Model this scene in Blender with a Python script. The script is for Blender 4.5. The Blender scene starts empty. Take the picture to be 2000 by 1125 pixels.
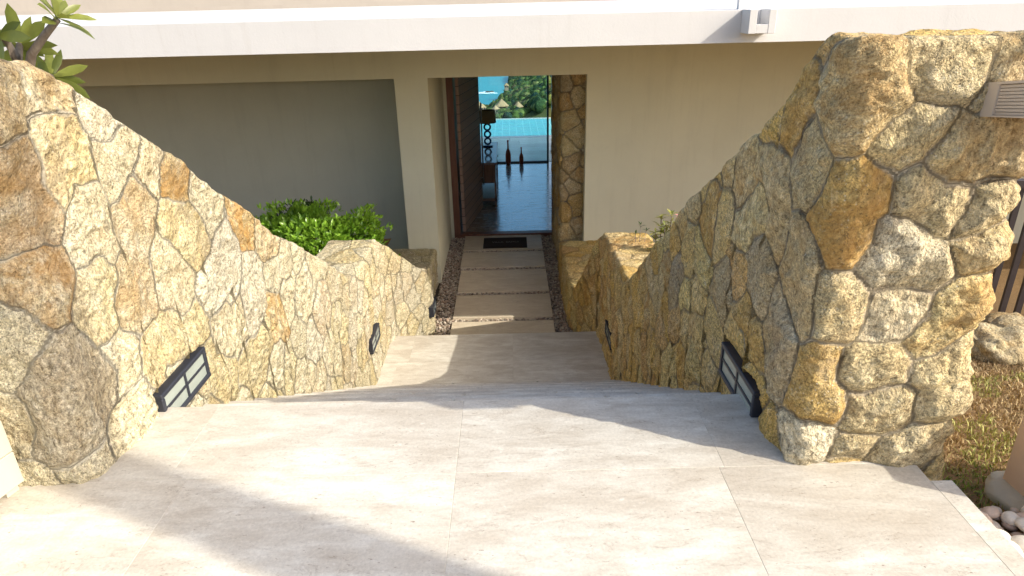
import bpy, math, random
import numpy as np
from mathutils import Vector, Matrix, noise
R = math.radians
rng = np.random.default_rng(7)
random.seed(7)
SC = bpy.context.scene
COL = SC.collection

# ---------------------------------------------------------------- camera
cam = bpy.data.cameras.new('camera')
cam.sensor_width = 36; cam.lens = 23.34
cam.clip_start = 0.05; cam.clip_end = 6000
camo = bpy.data.objects.new('camera', cam); COL.objects.link(camo)
RT = Vector((0.9997155, -0.0077931, -0.0225445)); UP = Vector((0.0237894, 0.3949706, 0.9183857)); FW = Vector((-0.0017473, 0.9186607, -0.3950436))
EYE = Vector((0, 0, 1.5))
camo.matrix_world = Matrix(((RT.x, UP.x, -FW.x, EYE.x), (RT.y, UP.y, -FW.y, EYE.y), (RT.z, UP.z, -FW.z, EYE.z), (0, 0, 0, 1)))
SC.camera = camo

# ---------------------------------------------------------------- light
SUN = Vector((0.911, -0.41, 0.71)).normalized()
ELEV = math.asin(SUN.z)
w = bpy.data.worlds.new('World'); SC.world = w; w.use_nodes = True
nt = w.node_tree; bg = nt.nodes['Background']
sky = nt.nodes.new('ShaderNodeTexSky'); sky.sky_type = 'NISHITA'; sky.sun_disc = False
sky.sun_elevation = ELEV; sky.sun_rotation = math.atan2(SUN.x, SUN.y)
sky.air_density = 1.0; sky.dust_density = 3.6; sky.ozone_density = 1.0
nt.links.new(sky.outputs[0], bg.inputs[0]); bg.inputs[1].default_value = 0.15
sl = bpy.data.lights.new('sun', 'SUN'); sl.energy = 2.8; sl.angle = R(0.55); sl.color = (1.0, 0.93, 0.80)
so = bpy.data.objects.new('sun', sl); COL.objects.link(so)
so.rotation_euler = SUN.to_track_quat('Z', 'Y').to_euler(); so.location = (5, -5, 10)
vs = SC.view_settings
vs.view_transform = 'Standard'; vs.look = 'None'; vs.gamma = 1.0; vs.exposure = 0.87
try: vs.use_curve_mapping = False
except Exception: pass
SC.cycles.max_bounces = 8; SC.cycles.diffuse_bounces = 5

# ---------------------------------------------------------------- pixel helpers (photo 2000x1125 -> world)
FPX = 1296.687
def ray(px, py):
    return RT * ((px - 1000) / FPX) + UP * (-(py - 562.5) / FPX) + FW
def onz(px, py, z): r = ray(px, py); return EYE + r * ((z - EYE.z) / r.z)
def ony(px, py, y): r = ray(px, py); return EYE + r * (y / r.y)
def onx(px, py, x): r = ray(px, py); return EYE + r * (x / r.x)

# ---------------------------------------------------------------- object helpers
def tag(o, label=None, cat=None, group=None, kind=None):
    if label: o['label'] = label
    if cat: o['category'] = cat
    if group: o['group'] = group
    if kind: o['kind'] = kind
    return o
def empty(name, loc, label, cat, group=None, rz=0):
    o = bpy.data.objects.new(name, None); COL.objects.link(o)
    o.location = loc; o.rotation_euler = (0, 0, rz); o.empty_display_size = 0.2
    return tag(o, label, cat, group)
def link(name, me, mat=None, parent=None, loc=None):
    o = bpy.data.objects.new(name, me); COL.objects.link(o)
    if mat and not me.materials: me.materials.append(mat)
    if parent: o.parent = parent
    if loc is not None: o.location = loc
    return o
def copy_tree(o, parent=None):
    c = o.copy(); COL.objects.link(c); c.parent = parent
    for ch in [x for x in COL.objects if x.parent == o]:
        copy_tree(ch, c)
    return c

class MB:
    """collects simple solids into one mesh"""
    def __init__(s): s.v = []; s.f = []; s.sm = []
    def add(s, vs_, fs, smooth=False):
        n = len(s.v); s.v += [tuple(p) for p in vs_]; s.f += [tuple(i + n for i in f) for f in fs]; s.sm += [smooth] * len(fs)
    def box(s, x0, x1, y0, y1, z0, z1, M=None, b=0.0):
        x0, x1 = min(x0, x1), max(x0, x1); y0, y1 = min(y0, y1), max(y0, y1); z0, z1 = min(z0, z1), max(z0, z1)
        if b > 0:
            # chamfered box
            vs_ = []
            for z, i in ((z0, b), (z0 + b, 0), (z1 - b, 0), (z1, b)):
                xa, xb, ya, yb = x0 + i, x1 - i, y0 + i, y1 - i
                c = 0 if i else b
                if i: ring = [(xa + 0, ya), (xb, ya), (xb, ya), (xb, yb), (xb, yb), (xa, yb), (xa, yb), (xa, ya)]
                ring = [(xa + (b if not i else 0), ya), (xb - (b if not i else 0), ya), (xb, ya + (b if not i else 0)), (xb, yb - (b if not i else 0)),
                        (xb - (b if not i else 0), yb), (xa + (b if not i else 0), yb), (xa, yb - (b if not i else 0)), (xa, ya + (b if not i else 0))]
                if i:
                    e = b * 0.4
                    ring = [(xa + e, ya), (xb - e, ya), (xb, ya + e), (xb, yb - e), (xb - e, yb), (xa + e, yb), (xa, yb - e), (xa, ya + e)]
                vs_ += [(p[0], p[1], z) for p in ring]
            fs = [tuple(range(7, -1, -1)), tuple(range(24, 32))]
            for k in range(3):
                for j in range(8):
                    a = k * 8 + j; c = k * 8 + (j + 1) % 8
                    fs.append((a, c, c + 8, a + 8))
        else:
            vs_ = [(x, y, z) for z in (z0, z1) for (x, y) in ((x0, y0), (x1, y0), (x1, y1), (x0, y1))]
            fs = [(3, 2, 1, 0), (4, 5, 6, 7), (0, 1, 5, 4), (1, 2, 6, 5), (2, 3, 7, 6), (3, 0, 4, 7)]
        if M is not None: vs_ = [M @ Vector(p) for p in vs_]
        s.add(vs_, fs)
    def prism(s, poly, axis, a, b_):
        """poly in 2D extruded along axis 'x','y','z' from a to b_"""
        def mk(p, t):
            return {'x': (t, p[0], p[1]), 'y': (p[0], t, p[1]), 'z': (p[0], p[1], t)}[axis]
        n = len(poly)
        vs_ = [mk(p, a) for p in poly] + [mk(p, b_) for p in poly]
        fs = [tuple(range(n)), tuple(range(2 * n - 1, n - 1, -1))] + [(i, i + n, (i + 1) % n + n, (i + 1) % n) for i in range(n)]
        s.add(vs_, fs)
    def tube(s, pts, rad, n=8, cap=True):
        pts = [Vector(p) for p in pts]
        if not hasattr(rad, '__len__'): rad = [rad] * len(pts)
        vs_ = []; fs = []
        up = Vector((0, 0, 1))
        for i, p in enumerate(pts):
            d = (pts[min(i + 1, len(pts) - 1)] - pts[max(i - 1, 0)]).normalized()
            a = d.cross(up)
            if a.length < 1e-3: a = Vector((1, 0, 0))
            a.normalize(); b = d.cross(a).normalized()
            for k in range(n):
                t = 2 * math.pi * k / n
                vs_.append(p + (a * math.cos(t) + b * math.sin(t)) * rad[i])
        for i in range(len(pts) - 1):
            for k in range(n):
                k2 = (k + 1) % n
                fs.append((i * n + k, i * n + k2, (i + 1) * n + k2, (i + 1) * n + k))
        if cap:
            fs.append(tuple(range(n - 1, -1, -1))); m = (len(pts) - 1) * n; fs.append(tuple(range(m, m + n)))
        s.add(vs_, fs, True)
    def lathe(s, prof, c=(0, 0, 0), n=20):
        vs_ = []; fs = []
        for (r, z) in prof:
            for k in range(n):
                t = 2 * math.pi * k / n
                vs_.append((c[0] + r * math.cos(t), c[1] + r * math.sin(t), c[2] + z))
        for i in range(len(prof) - 1):
            for k in range(n):
                k2 = (k + 1) % n
                fs.append((i * n + k, i * n + k2, (i + 1) * n + k2, (i + 1) * n + k))
        s.add(vs_, fs, True)
    def torus(s, c, R_, r, nx=20, n=8, M=None):
        vs_ = []; fs = []
        for i in range(nx):
            a = 2 * math.pi * i / nx
            for k in range(n):
                b = 2 * math.pi * k / n
                p = Vector(((R_ + r * math.cos(b)) * math.cos(a), r * math.sin(b), (R_ + r * math.cos(b)) * math.sin(a)))
                if M is not None: p = M @ p
                vs_.append(p + Vector(c))
        for i in range(nx):
            for k in range(n):
                fs.append((i * n + k, i * n + (k + 1) % n, ((i + 1) % nx) * n + (k + 1) % n, ((i + 1) % nx) * n + k))
        s.add(vs_, fs, True)
    def build(s, name, mat=None, parent=None, loc=None):
        me = bpy.data.meshes.new(name); me.from_pydata(s.v, [], s.f)
        me.polygons.foreach_set('use_smooth', s.sm); me.update()
        return link(name, me, mat, parent, loc)

def np_mesh(name, V, F, smooth=True):
    """V (n,3), F (m,k) quads or tris"""
    me = bpy.data.meshes.new(name)
    k = F.shape[1]
    me.vertices.add(len(V)); me.vertices.foreach_set('co', V.astype(np.float32).ravel())
    me.loops.add(F.size); me.loops.foreach_set('vertex_index', F.astype(np.int32).ravel())
    me.polygons.add(len(F)); me.polygons.foreach_set('loop_start', np.arange(0, F.size, k, dtype=np.int32))
    try: me.polygons.foreach_set('loop_total', np.full(len(F), k, dtype=np.int32))
    except Exception: pass
    me.polygons.foreach_set('use_smooth', np.full(len(F), smooth))
    me.update(calc_edges=True); me.validate()
    return me

# numpy value noise
class VN:
    def __init__(s, seed):
        g = np.random.default_rng(seed); s.t = g.random((32, 32, 32)).astype(np.float32)
    def __call__(s, P):
        i = np.floor(P).astype(int); f = (P - i).astype(np.float32); f = f * f * (3 - 2 * f)
        out = 0
        for dx in (0, 1):
            wx = f[..., 0] if dx else 1 - f[..., 0]
            for dy in (0, 1):
                wy = f[..., 1] if dy else 1 - f[..., 1]
                for dz in (0, 1):
                    wz = f[..., 2] if dz else 1 - f[..., 2]
                    out = out + wx * wy * wz * s.t[(i[..., 0] + dx) & 31, (i[..., 1] + dy) & 31, (i[..., 2] + dz) & 31]
        return out * 2 - 1
    def fbm(s, P, o=4):
        a = 1; r = 0
        for k in range(o): r = r + a * s(P * (2.03 ** k) + k * 7.7); a *= .5
        return r
N1, N2, N3, N4 = VN(1), VN(2), VN(3), VN(4)

# ---------------------------------------------------------------- material helpers
class Mat:
    def __init__(s, name, rough=0.6, spec=0.5):
        s.m = bpy.data.materials.new(name); s.m.use_nodes = True
        s.t = s.m.node_tree; s.b = s.t.nodes['Principled BSDF']
        s.b.inputs['Roughness'].default_value = rough; s.b.inputs['Specular IOR Level'].default_value = spec
    def n(s, typ, ins=None, **kw):
        nd = s.t.nodes.new(typ)
        for k, v in kw.items(): setattr(nd, k, v)
        for k, v in (ins or {}).items(): s.set(nd.inputs[k], v)
        return nd
    def set(s, sock, v):
        if isinstance(v, bpy.types.NodeSocket): s.t.links.new(v, sock)
        elif isinstance(v, tuple) and len(v) == 3 and sock.type == 'RGBA': sock.default_value = (*v, 1)
        else: sock.default_value = v
    def pos(s, scale=(1, 1, 1), rot=(0, 0, 0), obj=False):
        if obj: src = s.n('ShaderNodeTexCoord').outputs['Object']
        else: src = s.n('ShaderNodeNewGeometry').outputs['Position']
        return s.n('ShaderNodeMapping', {'Vector': src, 'Scale': scale, 'Rotation': rot}).outputs[0]
    def noise(s, vec, scale, detail=3, rough=.55, dist=0):
        return s.n('ShaderNodeTexNoise', {'Vector': vec, 'Scale': scale, 'Detail': detail, 'Roughness': rough, 'Distortion': dist}).outputs['Fac']
    def vor(s, vec, scale, feature='F1', out='Distance'):
        return s.n('ShaderNodeTexVoronoi', {'Vector': vec, 'Scale': scale}, feature=feature).outputs[out]
    def ramp(s, fac, stops, interp='LINEAR'):
        nd = s.n('ShaderNodeValToRGB', {'Fac': fac}); cr = nd.color_ramp; cr.interpolation = interp
        while len(cr.elements) < len(stops): cr.elements.new(.5)
        for e, (p, c) in zip(cr.elements, stops):
            e.position = p; e.color = (c, c, c, 1) if not hasattr(c, '__len__') else (*c, 1)
        return nd.outputs[0]
    def mr(s, v, a, b, c=0., d=1.):
        return s.n('ShaderNodeMapRange', {'Value': v, 'From Min': a, 'From Max': b, 'To Min': c, 'To Max': d}).outputs[0]
    def mix(s, fac, a, b, mode='MIX'):
        nd = s.n('ShaderNodeMix', data_type='RGBA', blend_type=mode)
        s.set(nd.inputs[0], fac); s.set(nd.inputs[6], a); s.set(nd.inputs[7], b)
        return nd.outputs[2]
    def math(s, op, a, b=0.):
        return s.n('ShaderNodeMath', {0: a, 1: b}, operation=op).outputs[0]
    def attr(s, name, out='Color'): return s.n('ShaderNodeAttribute', attribute_name=name).outputs[out]
    def bump(s, h, strength=.5, dist=.01):
        nd = s.n('ShaderNodeBump', {'Height': h, 'Strength': strength, 'Distance': dist})
        s.t.links.new(nd.outputs[0], s.b.inputs['Normal'])
    def col(s, c): s.set(s.b.inputs['Base Color'], c); return s

def simple(name, c, rough=.6, var=.12, scale=8, bump=0., bs=60, spec=.4, metal=0.):
    m = Mat(name, rough, spec); m.b.inputs['Metallic'].default_value = metal
    p = m.pos(obj=False); n = m.noise(p, scale, 5, .6)
    m.col(m.mix(n, tuple(x * (1 - var) for x in c), tuple(min(1, x * (1 + var)) for x in c)))
    if bump: m.bump(m.noise(p, bs, 4, .6), bump, .004)
    return m.m

def stone_mat():
    m = Mat('granite_rubble', .85, .25)
    p = m.pos()
    base = m.attr('stone_col'); edge = m.attr('edge', 'Fac'); stain = m.attr('stain', 'Fac'); sd = m.attr('seed', 'Fac')
    # every stone is cut from a different part of the noise, turned its own way and with its own grain size
    ps = m.n('ShaderNodeVectorRotate', {'Vector': p, 'Axis': (.5, .3, .8), 'Angle': m.math('MULTIPLY', sd, 6.28)}).outputs[0]
    ps = m.n('ShaderNodeVectorMath', {0: ps, 1: (1., 1., .55)}, operation='MULTIPLY').outputs[0]
    gs = m.math('ADD', 56., m.math('MULTIPLY', m.math('FRACT', m.math('MULTIPLY', sd, 7.31)), 70.))
    g1 = m.n('ShaderNodeTexNoise', {'Vector': ps, 'Scale': gs, 'Detail': 3., 'Roughness': .75}).outputs['Fac']
    g2 = m.noise(p, 200, 2, .7)
    g3 = m.vor(p, 70)
    blot = m.noise(ps, 8, 5, .62, .5)
    mid = m.noise(ps, 19, 4, .65, .6)
    big = m.noise(p, 2.1, 5, .6)
    big2 = m.noise(m.pos((1, 1, .6), (.3, 1.2, .4)), 4.2, 5, .65)
    pale = m.mix(.5, m.attr('tone'), (.70, .68, .60))
    c = m.mix(m.ramp(big, [(.38, 0), (.62, .38)]), base, m.attr('tone'))
    c = m.mix(m.ramp(big2, [(.50, 0), (.68, .42)]), c, pale)
    c = m.mix(m.ramp(mid, [(.50, 0), (.72, .55)]), c, (.30, .225, .115))
    c = m.mix(m.ramp(mid, [(.28, .5), (.45, 0)]), c, pale)
    f = m.ramp(g1, [(.30, .30), (.43, .74), (.53, 1.02), (.68, 1.45)])
    c = m.mix(1., c, f, 'MULTIPLY')
    f2 = m.ramp(g2, [(.33, .62), (.5, 1.0), (.66, 1.3)])
    c = m.mix(.8, c, f2, 'MULTIPLY')
    st = m.math('MULTIPLY', m.ramp(blot, [(.40, 0), (.60, 1)]), stain)
    c = m.mix(m.math('MULTIPLY', st, .75), c, m.mix(g1, (.22, .10, .022), (.58, .34, .10)))
    fl = m.math('MULTIPLY', m.ramp(g3, [(.10, 1), (.26, 0)]), m.ramp(blot, [(.36, .95), (.60, .05)]))
    c = m.mix(m.math('MULTIPLY', fl, .6), c, (.78, .74, .62))
    dk = m.ramp(m.noise(m.pos((1, 1, 1), (.4, .2, .9)), 115, 2, .6), [(.34, 1), (.42, 0)])
    c = m.mix(m.math('MULTIPLY', dk, m.ramp(mid, [(.35, .15), (.65, .75)])), c, (.10, .07, .035))
    # mortar: width wanders, in places it disappears
    wob = m.math('ADD', m.math('MULTIPLY', m.math('SUBTRACT', m.noise(p, 34, 4, .65), .5), .020), m.math('MULTIPLY', m.math('SUBTRACT', m.noise(p, 6, 3, .6), .5), .035))
    en = m.math('ADD', edge, wob)
    mm = m.ramp(en, [(.0005, 0), (.009, 1)])
    mw = m.attr('mortar')
    mc = m.mix(m.noise(p, 110, 3, .75), m.mix(.25, mw, (.03, .02, .01)), m.mix(.3, mw, (.8, .76, .66)))
    jt = m.attr('joint', 'Fac')
    c = m.mix(m.math('MULTIPLY', m.math('SUBTRACT', 1., mm), jt), c, mc)
    cr = m.math('MULTIPLY', m.ramp(m.math('ADD', edge, m.math('MULTIPLY', m.math('SUBTRACT', m.noise(p, 34, 4, .65), .5), .018)), [(.000, 0), (.003, 1), (.0065, 1), (.011, 0)]), m.ramp(m.noise(p, 4.5, 3, .55), [(.50, 0), (.64, .7)]))
    cr = m.math('MULTIPLY', cr, jt)
    c = m.mix(cr, c, (.07, .045, .025))
    m.col(c)
    h = m.math('ADD', m.math('MULTIPLY', g1, .9), m.math('MULTIPLY', m.noise(p, 26, 5, .62), 2.2))
    h = m.math('ADD', h, m.math('MULTIPLY', m.vor(ps, 17), 1.3))
    h = m.math('MULTIPLY', h, m.mr(mm, 0, 1, .65, 1.))
    h = m.math('SUBTRACT', h, m.math('MULTIPLY', cr, .8))
    m.bump(h, .95, .013)
    return m.m
def travertine(name, tint=(.74, .71, .63), dark=(.47, .41, .33), vein=(.30, .24, .18)):
    m = Mat(name, .42, .4)
    p = m.pos((1.0, 3.2, 1.0), (0, 0, R(-5)))
    tc = m.attr('tile')
    off = m.n('ShaderNodeVectorMath', {0: p, 1: m.n('ShaderNodeVectorMath', {0: tc, 1: (9., 7., 5.)}, operation='MULTIPLY').outputs[0]}, operation='ADD').outputs[0]
    a = m.noise(off, 1.7, 7, .62, .8); b = m.noise(off, 7, 6, .66, .5); fine = m.noise(m.pos(), 90, 4, .7)
    c = m.mix(m.ramp(a, [(.36, 0), (.62, 1)]), tint, m.mix(.70, tint, dark))
    c = m.mix(m.ramp(b, [(.40, .0), (.66, .5)]), c, dark)
    # thin veins
    v = m.noise(off, 2.3, 8, .62, 1.4)
    vv = m.ramp(m.math('ABSOLUTE', m.math('SUBTRACT', v, .5)), [(.0, 1), (.011, 0)])
    c = m.mix(m.math('MULTIPLY', vv, m.ramp(b, [(.40, .0), (.62, .5)])), c, vein)
    # pits, elongated along the bedding
    pp = m.pos((1, 2.6, 1), (0, 0, R(-5)))
    pit = m.ramp(m.noise(pp, 42, 3, .7, .3), [(.335, 1), (.36, 0)])
    pit = m.math('MULTIPLY', pit, m.ramp(m.noise(p, 3.3, 2), [(.4, .25), (.6, 1)]))
    c = m.mix(m.math('MULTIPLY', pit, .8), c, (.26, .20, .15))
    c = m.mix(m.math('MULTIPLY', m.ramp(m.noise(m.pos(), 31, 3, .6), [(.64, 0), (.72, 1)]), .30), c, (.86, .84, .79))
    c = m.mix(.35, c, m.ramp(fine, [(.3, .6), (.7, 1.3)]), 'MULTIPLY')
    c = m.mix(1., c, m.n('ShaderNodeMapRange', {'Value': m.attr('tile', 'Fac'), 'To Min': .86, 'To Max': 1.05}).outputs[0], 'MULTIPLY')
    m.col(c)
    m.bump(m.math('SUBTRACT', m.math('MULTIPLY', fine, .4), pit), .35, .003)
    m.set(m.b.inputs['Roughness'], m.mr(b, .3, .7, .38, .62))
    return m.m
def plaster(name, c, rough=.75, stain=.1):
    m = Mat(name, rough, .25); p = m.pos()
    n = m.noise(p, 1.3, 6, .6); k = m.noise(m.pos((3, 3, .35)), 1.6, 5, .6)
    cc = m.mix(m.ramp(n, [(.3, 0), (.7, 1)]), tuple(x * (1 - stain) for x in c), c)
    cc = m.mix(m.ramp(k, [(.55, 0), (.75, .18)]), cc, tuple(x * .62 for x in c))
    dr = m.noise(m.pos((5, 5, .25)), 2.4, 5, .65)
    cc = m.mix(m.ramp(dr, [(.56, 0), (.74, .16)]), cc, tuple(x * y for x, y in zip(c, (.72, .68, .62))))
    cc = m.mix(m.ramp(m.noise(p, 14, 5, .7), [(.58, 0), (.75, .14)]), cc, tuple(x * .7 for x in c))
    m.col(cc); m.bump(m.math('ADD', m.noise(p, 45, 5, .6), m.math('MULTIPLY', m.noise(p, 4, 3, .5), 1.5)), .3, .004)
    return m.m
def wood(name, a, b, rough=.45, sc=(1, 14, 1), scale=4., obj=False):
    m = Mat(name, rough, .4); p = m.pos(sc, obj=obj)
    n = m.noise(p, scale, 6, .6, .6)
    m.col(m.mix(m.ramp(n, [(.3, 0), (.7, 1)]), a, b)); m.bump(n, .2, .003)
    return m.m
def leafmat(name, dark, light, rough=.35, trans=.25):
    m = Mat(name, rough, .5)
    a = m.attr('leaf', 'Fac'); p = m.pos()
    c = m.mix(a, dark, light)
    c = m.mix(.4, c, m.ramp(m.noise(p, 40, 3), [(.3, .7), (.7, 1.25)]), 'MULTIPLY')
    m.col(c)
    t = m.n('ShaderNodeBsdfTranslucent'); m.set(t.inputs[0], m.mix(.5, c, (light[0] * 1.5, light[1] * 1.4, light[2])))
    mx = m.n('ShaderNodeMixShader', {0: trans}); m.t.links.new(m.b.outputs[0], mx.inputs[1]); m.t.links.new(t.outputs[0], mx.inputs[2])
    m.t.links.new(mx.outputs[0], m.t.nodes['Material Output'].inputs[0])
    return m.m

M = {}
M['stone'] = stone_mat()
M['trav'] = travertine('travertine_paving')
M['trav_low'] = travertine('travertine_paving_warm', (.80, .70, .54), (.64, .53, .39))
M['white'] = plaster('white_render', (.66, .65, .64), .6, .05)
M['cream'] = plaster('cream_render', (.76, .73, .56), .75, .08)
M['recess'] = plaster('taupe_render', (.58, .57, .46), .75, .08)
M['beige'] = plaster('beige_render', (.44, .39, .33))
M['peach'] = plaster('peach_render', (.72, .52, .36))
M['darkmetal'] = simple('dark_bronze_metal', (.045, .035, .035), .45, .25, 20, .1, 80, .5)
M['blackmetal'] = simple('charcoal_metal', (.03, .033, .045), .4, .2, 20)

def set_attr(me, name, kind, data):
    a = me.attributes.new(name, kind, 'POINT')
    if kind == 'FLOAT': a.data.foreach_set('value', np.asarray(data, dtype=np.float32))
    else:
        d = np.ones((len(data), 4), dtype=np.float32); d[:, :3] = data; a.data.foreach_set('color', d.ravel())

# ---------------------------------------------------------------- stair levels
NR = 13; RISE = .165; RUN = .283; Y0 = 2.32
ZM = -NR * RISE                       # mid landing level
YM0 = Y0 + NR * RUN                   # its nominal start (last riser)
YM1 = 7.10; ZP = -2.6
def stair_z(y):
    y = np.asarray(y, dtype=float)
    z = np.where(y < Y0, 0., -np.ceil((y - Y0) / RUN + 1e-6) * RISE)
    z = np.maximum(z, ZM); z = np.where(y > YM1, ZP, z)
    return z

# ---------------------------------------------------------------- rubble walls
def build_wall(path, crest, base_fn, medial_x, y_near, y_far, seeds, opts, name, rows=300, rtop=.045):
    """path: list of (x,y) columns; crest(y)->z; closed sheet up to the wall's middle line"""
    P = np.array(path); nc = len(P)
    # outward normals in plan
    T = np.gradient(P, axis=0); T /= np.linalg.norm(T, axis=1)[:, None] + 1e-9
    sgn = opts['side']
    Nn = np.stack([T[:, 1], -T[:, 0]], 1) * sgn
    zc = crest(P[:, 1]); zb = base_fn(P[:, 1]) - .12
    half = opts['thick'] / 2
    Mx = medial_x(P[:, 1]); My = np.clip(P[:, 1], y_near + half * .9, y_far)
    u = np.linspace(0, 1, rows) ** .9
    nr2 = 9; nr3 = max(24, rows // 7)
    V = []; NV = []
    for k in u:
        z = zb + (zc - rtop - zb) * k
        V.append(np.stack([P[:, 0], P[:, 1], z], 1)); NV.append(np.stack([Nn[:, 0], Nn[:, 1], np.zeros(nc)], 1))
    for k in range(1, nr2 + 1):
        a = k / nr2 * math.pi / 2
        off = -rtop * (1 - math.cos(a))
        V.append(np.stack([P[:, 0] + Nn[:, 0] * off, P[:, 1] + Nn[:, 1] * off, zc - rtop + rtop * math.sin(a)], 1))
        NV.append(np.stack([Nn[:, 0] * math.cos(a), Nn[:, 1] * math.cos(a), np.full(nc, math.sin(a))], 1))
    q = P - Nn * rtop
    for k in range(1, nr3 + 1):
        t = k / nr3
        x = q[:, 0] * (1 - t) + Mx * t; y = q[:, 1] * (1 - t) + My * t
        z = crest(y)
        V.append(np.stack([x, y, z], 1)); NV.append(np.tile([0, 0, 1.], (nc, 1)))
    rt = len(V)
    V = np.array(V).reshape(-1, 3); NV = np.array(NV).reshape(-1, 3)
    # low-frequency wobble of the wall body
    V = V + NV * (N1.fbm(V * 1.1 + 3, 2) * opts.get('wobble', .02))[:, None]
    # fill seeds
    S = [np.array(s[0]) for s in seeds]; ids = [s[1] for s in seeds]; info = {s[1]: s[2] for s in seeds}
    g = np.random.default_rng(opts.get('seed', 3)); nid = 1000
    cand = V[g.integers(0, len(V), 16000)]
    Sarr = np.array(S) if S else np.zeros((0, 3))
    for c in cand:
        rr = g.uniform(*opts['space'])
        if len(Sarr) and np.min(np.sum((Sarr - c) ** 2, 1)) < rr * rr: continue
        Sarr = np.vstack([Sarr, c]); ids.append(nid)
        if g.random() < .45:      # a long stone: two seeds, one id
            d = g.normal(size=3) * np.array([.6, 1, 1]); d /= np.linalg.norm(d); e = c + d * rr * .55
            Sarr = np.vstack([Sarr, e]); ids.append(nid)
        info[nid] = None; nid += 1
    ids = np.array(ids)
    uid, inv = np.unique(ids, return_inverse=True)
    ns = len(uid)
    scol = np.zeros((ns, 3)); sst = np.zeros(ns); sh = np.zeros(ns); tilt = g.normal(size=(ns, 3)) * opts['tilt']
    cen = np.array([Sarr[inv == k].mean(0) for k in range(ns)])
    for k, i in enumerate(uid):
        pal = opts['palette'][g.choice(len(opts['palette']), p=opts['pw'])]
        st = g.random() ** 2 * opts['stain']
        if info[i] is not None:
            if info[i].get('c') is not None: pal = info[i]['c']
            if 's' in info[i]: st = info[i]['s']
        scol[k] = np.array(pal) * g.uniform(.92, 1.08); sst[k] = st; sh[k] = g.uniform(.6, 1.25)
    # warped voronoi
    W = V + np.stack([N2.fbm(V * 5, 3), N3.fbm(V * 5, 3), N4.fbm(V * 5, 3)], 1) * opts.get('warp', .028)
    edge = np.zeros(len(V), np.float32); sid = np.zeros(len(V), int)
    S32 = Sarr.astype(np.float32)
    for a in range(0, len(V), 8000):
        w_ = W[a:a + 8000].astype(np.float32)
        D = (np.sum(w_ ** 2, 1)[:, None] + np.sum(S32 ** 2, 1)[None] - 2 * w_ @ S32.T)
        i1 = D.argmin(1); d1 = D[np.arange(len(w_)), i1]
        D[inv[i1][:, None] == inv[None, :]] = 1e9
        i2 = D.argmin(1); d2 = D[np.arange(len(w_)), i2]
        sep = np.linalg.norm(S32[i1] - S32[i2], axis=1)
        edge[a:a + 8000] = (d2 - d1) / (2 * sep + 1e-6); sid[a:a + 8000] = inv[i1]
    A = opts['relief']; wd = opts['round']
    Af = A(V) if callable(A) else A
    Af = Af * np.interp(V[:, 1], [2.5, 5.5], [1., .7]) if not opts.get('pier') else Af
    h = Af * (1 - np.exp(-np.maximum(edge - .006, 0) / wd)) * sh[sid]
    rel = V - cen[sid]
    h = h + np.sum(rel * tilt[sid], 1) * np.clip(edge / .05, 0, 1) * .55
    ef = np.clip(edge / .03, 0, 1)
    h = h + ef * (N3.fbm(V * 9, 3) * .012 - np.abs(N1.fbm(V * 13 + 4, 3)) * .012 + N4.fbm(V * 34, 3) * .005) + N2.fbm(V * 70, 2) * .0014
    off = h - .6 * Af
    off = off * (1 - .55 * np.clip(NV[:, 2], 0, 1))      # the walls' tops are laid flatter
    for (fy, fz) in opts.get('lamps', []):      # stones are cut back around each recessed light
        k = (np.abs(V[:, 1] - fy) < .235) & (np.abs(V[:, 2] - fz) < .10) & (np.abs(NV[:, 0]) > .8) & (np.abs(V[:, 0] - opts['face']) < .45)
        off[k] = -.028
    V2 = V + NV * off[:, None]
    idx = np.arange(rt * nc).reshape(rt, nc)
    a, b, c, d = idx[:-1, :-1], idx[:-1, 1:], idx[1:, 1:], idx[1:, :-1]
    F = np.stack([a, b, c, d], -1).reshape(-1, 4)
    if sgn < 0: F = F[:, ::-1]
    me = np_mesh(name, V2, F)
    set_attr(me, 'stone_col', 'FLOAT_COLOR', scol[sid]); set_attr(me, 'edge', 'FLOAT', edge)
    set_attr(me, 'stain', 'FLOAT', sst[sid]); set_attr(me, 'mortar', 'FLOAT_COLOR', np.tile(opts['mortar'], (len(V), 1)))
    set_attr(me, 'seed', 'FLOAT', g.random(ns)[sid]); set_attr(me, 'joint', 'FLOAT', np.interp(V[:, 1], [2.2, 5.0], [opts.get('near_joint', 1.), opts.get('far_joint', .3)])); set_attr(me, 'tone', 'FLOAT_COLOR', np.tile(opts['tone'], (len(V), 1)))
    return me

def interp(tab):
    xs = [t[0] for t in tab]; ys = [t[1] for t in tab]
    return lambda y: np.interp(y, xs, ys)
def wall_path(xin, xout, y_near, y_far, res, rc=.10, sgn=1):
    """from far inner end to near inner corner, round, near face, round, back along the outer side"""
    pts = []
    y = y_far
    while y > y_near + rc:
        pts.append((float(xin(y)), y)); y -= res * max(1.6, math.hypot(1, y)) * .75
    xi = float(xin(y_near)); xo = float(xout(y_near))
    s = 1 if xo > xi else -1
    for k in range(0, 13):
        a = k / 12 * math.pi / 2
        pts.append((xi + s * rc * (1 - math.cos(a)), y_near + rc - rc * math.sin(a)))
    n = int(abs(xo - xi - 2 * s * rc) / (res * 1.7))
    for k in range(1, n): pts.append((xi + s * rc + (xo - xi - 2 * s * rc) * k / n, y_near))
    for k in range(0, 9):
        a = k / 8 * math.pi / 2
        pts.append((xo - s * rc * (1 - math.sin(a)), y_near + rc * (1 - math.cos(a))))
    y = y_near + rc + .05
    while y < y_far: pts.append((float(xout(y)), y)); y += .05
    pts.append((float(xout(y_far)), y_far))
    return pts

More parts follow.
